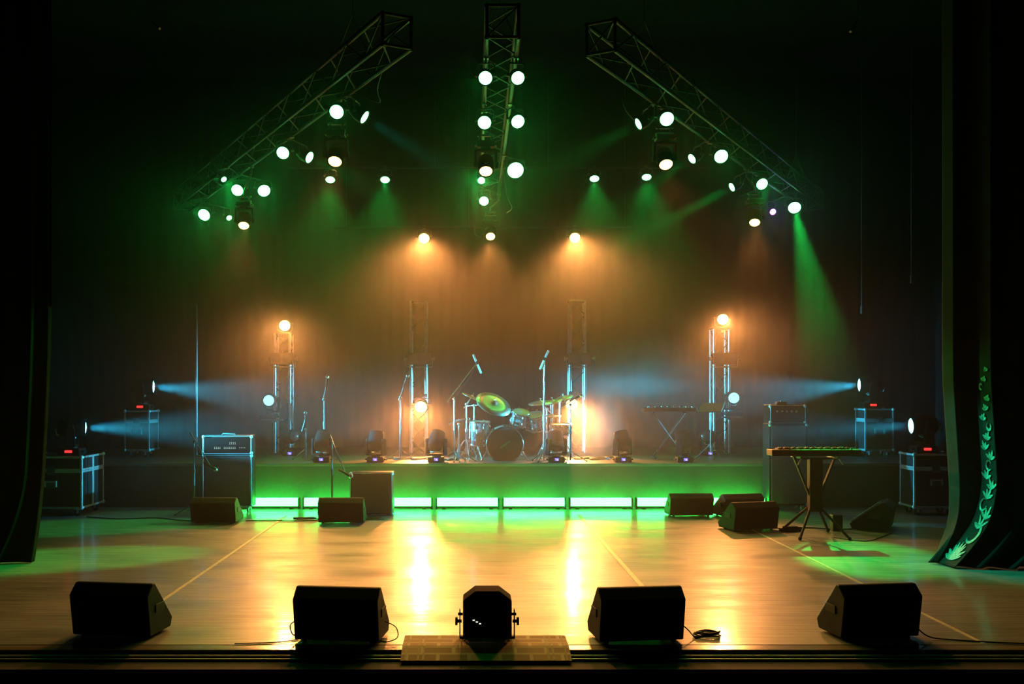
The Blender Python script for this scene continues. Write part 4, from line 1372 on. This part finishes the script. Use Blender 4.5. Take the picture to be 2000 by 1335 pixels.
def mic_stand(label, foot, z0, joint_z, tail, tip, micdir, pencil=False, s=1.0, base='tripod', group='microphone stands', mt='dullsteel'):
    foot = Vector((foot[0], foot[1], z0))
    t = thing('microphone_stand', label, 'microphone stand', tuple(foot), group=group)
    if base == 'tripod':
        tripod(t, 0.26, 0.16, 'dullsteel', start=random.uniform(0, 2), tube_r=0.007)
    else:
        obj('round_base', MB().lathe([(0.001, 0.03), (0.03, 0.03), (0.13, 0.012), (0.135, 0.0), (0.001, 0.0)], 28), M['dullsteel'], t)
    jz = joint_z - z0
    obj('pole', MB().cyl((0, 0, 0.03), (0, 0, jz * 0.6), 0.012, n=8).cyl((0, 0, jz * 0.55), (0, 0, jz), 0.008, n=8).cyl((0, 0, jz * 0.57), (0, 0, jz * 0.63), 0.017, n=8), M[mt], t)
    tail, tip = Vector(tail) - foot, Vector(tip) - foot
    obj('boom_arm', MB().cyl(tail, tip, 0.007, n=8).cyl(tail, tail.lerp(tip, 0.12), 0.014, n=8).sphere((0, 0, jz), 0.022, 10, 6), M[mt], t)
    mic_at(t, foot + tip, micdir, pencil=pencil, s=s)
    # its cable, hanging along the boom and pole
    a, b_ = tip, Vector((0, 0, jz))
    pts = [a, a.lerp(b_, 0.3) + Vector((0, 0, -0.05)), a.lerp(b_, 0.7) + Vector((0, 0, -0.02)), b_ + Vector((0.012, -0.012, -0.06)), Vector((0.016, -0.014, jz * 0.5)), Vector((0.02, -0.02, 0.05))]
    obj('cable', MB().tube(smooth(pts), 0.0035, 5), M['cable'], t)
    return t


def smooth(pts, k=6):
    pts = [Vector(p) for p in pts]
    out_ = []
    n = len(pts)
    for i in range(n - 1):
        p0, p1, p2, p3 = pts[max(i - 1, 0)], pts[i], pts[i + 1], pts[min(i + 2, n - 1)]
        for j in range(k):
            t_ = j / k
            out_.append(0.5 * ((2 * p1) + (p2 - p0) * t_ + (2 * p0 - 5 * p1 + 4 * p2 - p3) * t_ ** 2 + (3 * p1 - p0 - 3 * p2 + p3) * t_ ** 3))
    out_.append(pts[-1])
    return out_


q = P(887, 778, 15.8)
mic_stand('overhead microphone stand left of the drums, pencil microphone on a high boom', (q.x, q.y), RZ, q.z, P(873, 784, 15.8), P(931, 708, 15.8), (0.38, 0, -0.9), True, 1.25, mt='chrome')
q = P(1062, 772, 15.75)
mic_stand('overhead microphone stand in front of the snare with a pencil microphone pointing down', (q.x, q.y), RZ, q.z + 0.42, P(1062, 745, 15.75), P(1064, 700, 15.7), (-0.4, 0, -0.9), True, 1.25, mt='chrome')
q = P(1114, 790, 15.7)
mic_stand('microphone stand before the tower right of the drums, boom raised rightwards', (q.x, q.y), RZ, q.z, P(1086, 802, 15.7), P(1126, 776, 15.7), (0.7, 0, 0.3), False)
q = P(633, 772, 15.9)
mic_stand('tall microphone stand behind the leftmost riser light, its microphone held high', (q.x, q.y), RZ, q.z - 0.05, P(631, 782, 15.9), P(639, 745, 15.9), (0.1, 0, 1), False)
q = P(782, 775, 16.2)
mic_stand('microphone stand left of the lit truss tower behind the riser lights', (q.x, q.y), RZ, q.z, P(779, 782, 16.2), P(793, 742, 16.2), (0.35, 0, 0.9), False)
q = P(896, 828, 15.75)
mic_stand('low microphone stand at the far left of the drum kit', (q.x, q.y), RZ, q.z, P(876, 828, 15.75), P(905, 819, 15.75), (0.9, 0, 0.1), False)
q = P(648, 862, 14.5)
mic_stand('microphone stand between the left wedges with its boom lowered to the combo amplifier', (q.x, q.y), 0, q.z, P(644, 850, 14.5), P(676, 925, 14.2), (0.8, 0.1, -0.45), False)
q = P(379, 862, 14.4)
mic_stand('microphone stand left of the guitar amp stack, boom reaching across the cabinet', (q.x, q.y), 0, q.z, P(371, 843, 14.4), P(412, 911, 14.35), (0.75, 0.25, -0.5), False)
q = P(597, 838, 16.4)
mic_stand('short microphone stand beside the first riser light', (q.x, q.y), RZ, q.z, P(590, 842, 16.4), P(597, 815, 16.4), (0, 0, 1), False)


# ================================================================== KEYBOARDS
def keyboard(label, c, L, dep, rz=0, tilt=0, hgt=0.085, parentloc=None, group='stage keyboards'):
    t = thing('stage_keyboard', label, 'keyboard', world=T(c) @ R(rz, 'Z') @ R(tilt, 'X'), group=group)
    obj('body', MB().box((0, 0, hgt / 2), (L, dep, hgt)), M['black'], t, bevel=0.008)
    mb = MB()
    n_ = int((L - 0.2) / 0.0235)
    for k in range(n_):
        mb.box((-(n_ - 1) * 0.0235 / 2 + k * 0.0235, dep * 0.22, hgt + 0.006), (0.0215, dep * 0.46, 0.014))
    obj('white_keys', mb, M['keysw'], t)
    mb = MB()
    for k in range(n_ - 1):
        if k % 7 not in (2, 6):
            mb.box((-(n_ - 1) * 0.0235 / 2 + (k + 0.5) * 0.0235, dep * 0.12, hgt + 0.018), (0.011, dep * 0.28, 0.014))
    obj('black_keys', mb, M['black'], t)
    mb = MB()
    for k in range(8):
        mb.cyl((-L * 0.4 + k * L * 0.115, -dep * 0.3, hgt), (-L * 0.4 + k * L * 0.115, -dep * 0.3, hgt + 0.018), 0.010, n=8)
    obj('knobs', mb, M['dullsteel'], t)
    return t


kc = P(1589, 889, 12.35)
keyboard('black stage keyboard on the column stand at front right, seen from behind', kc, 1.07, 0.24, hgt=0.075)
ks = thing('keyboard_stand', 'black column keyboard stand with spread legs and slanting arms, front right', 'stand', (kc.x + 0.01, kc.y, 0), group='keyboard stands')
zb = kc.z
obj('column', MB().prism([(-0.06, 0.30), (0.06, 0.30), (0.06, zb - 0.03), (-0.06, zb - 0.03)], -0.072, 0.082), M['blackmat'], ks, bevel=0.01)
for sx, sy in ((-1, -1), (1, -1), (-1, 1), (1, 1)):
    fx, fy = sx * 0.24 + 0.05 * sx, sy * 0.36
    obj('leg', MB().cyl((sx * 0.05, sy * 0.03, 0.36), (fx, fy, 0.022), 0.016, n=10).sphere((fx, fy, 0.022), 0.022, 10, 6), M['blackmat'], ks)
for sx in (-1, 1):
    obj('slanting_arm', MB().box((0, 0, 0), (0.02, 0.05, 0.52), T((sx * 0.155, 0, zb - 0.25)) @ R(sx * -(-22), 'Y')), M['blackmat'], ks)
    obj('support_arm', MB().box((sx * 0.22, -0.02, zb - 0.014), (0.03, 0.38, 0.026)), M['dullsteel'], ks)
    obj('end_tip', MB().cyl((sx * 0.22, -0.20, zb - 0.02), (sx * 0.27, -0.22, zb - 0.10), 0.008, n=8), M['trim'], ks)
obj('cross_bar', MB().box((0, 0, zb - 0.035), (0.46, 0.05, 0.02)), M['blackmat'], ks)

kc2 = P(1306, 803, 16.6)
keyboard('dark stage keyboard on a stand on the riser, right of the drum kit', kc2, 0.86, 0.30, hgt=0.065)
ks2 = thing('keyboard_stand', 'black crossed keyboard stand on the riser under the rear keyboard', 'stand', (kc2.x, kc2.y, RZ), group='keyboard stands')
for sx in (-1, 1):
    obj('leg', MB().cyl((sx * 0.27, 0.03 * sx, kc2.z - RZ - 0.02), (-sx * 0.25, 0.03 * sx, 0.02), 0.014, n=8), M['blackmat'], ks2)
    obj('top_bar', MB().cyl((sx * 0.27, -0.16, kc2.z - RZ - 0.014), (sx * 0.27, 0.16, kc2.z - RZ - 0.014), 0.013, n=8), M['blackmat'], ks2)
    obj('foot_bar', MB().cyl((sx * 0.25, -0.2, 0.018), (sx * 0.25, 0.2, 0.018), 0.013, n=8), M['blackmat'], ks2)
ms = P(1388, 795, 16.4)
t = thing('music_stand', 'music stand with a tilted dark desk, right end of the rear keyboard', 'stand', (ms.x, ms.y, RZ))
tripod(t, 0.24, 0.22, 'dullsteel')
obj('pole', MB().cyl((0, 0, 0.1), (0, 0, ms.z - RZ - 0.01), 0.010, n=8), M['dullsteel'], t)
mb = MB()
vs = [(-0.24, -0.10, -0.075), (0.15, -0.10, -0.06), (0.26, 0.12, 0.075), (-0.10, 0.12, 0.065)]
mb.add([(x, y, z) for x, y, z in vs] + [(x, y + 0.006, z - 0.014) for x, y, z in vs], [(0, 1, 2, 3), (7, 6, 5, 4), (0, 4, 5, 1), (1, 5, 6, 2), (2, 6, 7, 3), (3, 7, 4, 0)])
obj('desk', mb, M['blackmat'], t, local=T((0, 0, ms.z - RZ)))


# ================================================================== SMALL THINGS AND CABLES
def cable(label, pts, r=0.006, group=None, z=0.0):
    o = obj('cable', MB().tube(smooth([(p[0], p[1], (p[2] if len(p) > 2 else z + r + 0.001)) for p in pts], 8), r, 6), M['cable'])
    tag(o, label, 'cable', group)
    return o


def coil(label, x, y, r, loops=3, rad=0.006, z=0.0, squash=0.6, group='coiled cables on the floor'):
    pts = []
    for k in range(loops * 20 + 1):
        a = 2 * math.pi * k / 20
        rr = r * (1 - 0.10 * math.sin(k * 0.37)) * (1 - 0.04 * (k // 20))
        pts.append(Vector((x + rr * math.cos(a), y + rr * squash * math.sin(a), z + rad + 0.001 + 0.008 * (k / 20) + 0.004 * math.sin(k * 0.9))))
    o = obj('coiled_cable', MB().tube(pts, rad, 6), M['cable'])
    tag(o, label, 'cable', group)
    return o


coil('black cable coiled on the floor right of the front wedge beside the carpet', 1.70, 7.30, 0.095, 4, 0.005, group=None)
cable('black cable running from the wedge right of the carpet to its coil', [(1.50, 7.30, 0.10), (1.55, 7.26, 0.06), (1.60, 7.24), (1.64, 7.27)], 0.005)
cable('black cable looping off the right side of the wedge left of the carpet', [(-0.62, 7.28, 0.12), (-0.52, 7.22, 0.09), (-0.50, 7.16, 0.03), (-0.57, 7.13), (-0.64, 7.2)], 0.004)
cable('thin cable looping off the left side of the wedge left of the carpet', [(-1.22, 7.25, 0.13), (-1.26, 7.22, 0.10), (-1.24, 7.18, 0.05), (-1.21, 7.2, 0.03)], 0.004)
cable('cable lying along the stage edge left of the wedge beside the carpet', [(-1.20, 7.2), (-1.32, 7.12), (-1.5, 7.09), (-1.62, 7.08)], 0.004)
cable('cable trailing right from the rightmost front wedge', [(3.18, 7.30, 0.08), (3.24, 7.22, 0.02), (3.4, 7.18), (3.8, 7.08), (4.2, 7.05)], 0.005)
cable('thin cable hanging on the face of the rightmost front wedge', [(2.72, 7.13, 0.12), (2.70, 7.10, 0.07), (2.705, 7.09, 0.02), (2.70, 7.12)], 0.003)
cable('black cable on the floor from the left flight case to the first middle wedge', [(-5.3, 14.2), (-4.8, 13.95), (-4.3, 14.05), (-3.9, 13.8), (-3.65, 13.75)], 0.008)
cable('black cable across the floor between the two left middle wedges', [(-3.0, 13.75), (-2.7, 13.82), (-2.4, 13.75), (-2.1, 13.8), (-2.0, 13.95)], 0.007)
coil('loose loop of cable left of the second middle wedge', -2.22, 13.95, 0.16, 2, 0.008, squash=0.5)
coil('cable coil right of the second middle wedge, at the foot of the combo amplifier', -1.28, 13.95, 0.12, 3, 0.008, squash=0.6)
cable('cable on the floor between the grey wedge and the wedge by the bass stack', [(3.42, 14.3), (3.5, 14.15), (3.55, 14.3), (3.62, 14.2)], 0.008)
cable('long cable running left across the floor below the right keyboard stand', [(5.1, 13.1), (4.7, 12.9), (4.3, 13.05), (4.05, 12.9), (3.9, 13.05)], 0.008)
cable('cable running from the keyboard stand forward over the floor', [(4.35, 12.2), (4.6, 11.9), (4.9, 12.2), (5.2, 12.6)], 0.006)
o = thing('power_box', 'small black power box on the floor between the keyboard stand legs', 'power box', (4.0, 12.75, 0), 0.2)
obj('body', MB().box((0, 0, 0.035), (0.16, 0.10, 0.07)), M['black'], o, bevel=0.006)
obj('plug', MB().box((0.11, 0, 0.03), (0.07, 0.05, 0.05)).box((-0.11, 0.01, 0.025), (0.06, 0.04, 0.04)), M['rubber'], o)
q = P(1636, 1036, 12.8)
o = thing('small_speaker', 'small black upright box on the floor right of the keyboard stand', 'speaker', (q.x, 12.85, 0))
obj('body', MB().box((0, 0, 0.10), (0.125, 0.12, 0.20)), M['black'], o, bevel=0.008)
obj('grille', MB().box((0, 0.062, 0.10), (0.10, 0.006, 0.17)), M['darkgrille'], o)

# cable heaps on the riser below the two lit towers
for k, (x, y, r_, wd) in enumerate(((760, 16.3, 0.14, 'left end'), (790, 16.25, 0.17, 'left middle'), (822, 16.2, 0.15, 'right middle'), (842, 16.4, 0.11, 'right end'))):
    coil('cable coil on the riser, in the heap left of the drums, ' + wd, (x - VX) / F * y, y, r_, 3, 0.009, z=RZ, squash=0.9, group='cable heap left of the drums')
for k, (x, y, r_, wd) in enumerate(((1140, 16.3, 0.15, 'left end'), (1172, 16.2, 0.16, 'middle'), (1196, 16.4, 0.12, 'right end'))):
    coil('cable coil on the riser in the heap right of the drums, ' + wd, (x - VX) / F * y, y, r_, 3, 0.009, z=RZ, squash=0.9, group='cable heap right of the drums')
coil('cable coil on the riser at the far left of the drum kit', (882 - VX) / F * 16.0, 16.0, 0.10, 3, 0.008, z=RZ, squash=0.8, group=None)
# cabling from the trusses
for pts, wd in (([P(1218, 160, 11.3), P(1216, 190, 11.3), P(1222, 215, 11.4), P(1240, 236, 11.7)], 'front of the right truss'),
                ([P(1430, 372, 15.6), P(1445, 378, 15.6), P(1462, 376, 15.5), P(1482, 366, 15.4)], 'third lamp pair of the right truss'),
                ([P(735, 215, 11.6), P(740, 200, 11.5), P(737, 175, 11.3), P(745, 142, 10.9)], 'front of the left truss'),
                ([P(925, 430, 17.0), P(927, 450, 17.1), P(940, 462, 17.2)], 'far end of the middle truss'),
                ([P(985, 340, 15.0), P(990, 380, 15.4), P(1000, 405, 15.8), P(990, 415, 16.2)], 'middle truss')):
    pts = [chord_anchor(pts[0])] + pts[1:]
    cable('thin lamp cable sagging at the ' + wd, pts, 0.006, 'lamp cables on the trusses')

# slim pole and hanging lines at the sides
o = thing('steel_pole', 'slim upright steel pole on the left of the riser, lit by the blue beam', 'pole', (P(384, 800, 17.2).x, 17.2, RZ))
obj('tube', MB().cyl((0, 0, 0), (0, 0, 2.55), 0.016, n=10), M['alu'], o)
obj('foot_plate', MB().lathe([(0.001, 0.012), (0.12, 0.012), (0.125, 0.0)], 24), M['dullsteel'], o)
for px, y, py0, wd in ((1683, 16.5, 600, 'nearest the right truss'), (1780, 15.5, 540, 'farther right')):
    q = P(px, py0, y)
    o = obj('hanging_rope', MB().cyl((q.x, q.y, q.z), (q.x, q.y, 8.0), 0.008, n=6).cyl((q.x, q.y, q.z - 0.10), (q.x, q.y, q.z + 0.02), 0.02, n=8), M['dullsteel'])
    tag(o, 'thin dark rope hanging at the right of the stage, ' + wd, 'rope', 'hanging ropes on the right')
for (pa, pb, wd) in ((P(292, 35, 9.8), P(312, 56, 9.6), 'top left corner'), (P(1675, 38, 9.8), P(1661, 62, 9.6), 'top right corner')):
    o = obj('rigging_rod', MB().cyl(pa, pb, 0.012, n=8).cyl(pa, (pa.x, pa.y, 8.0), 0.004, n=5), M['alu'])
    tag(o, 'short slanting metal rod hanging in the dark near the ' + wd, 'rod', 'rigging rods in the dark')
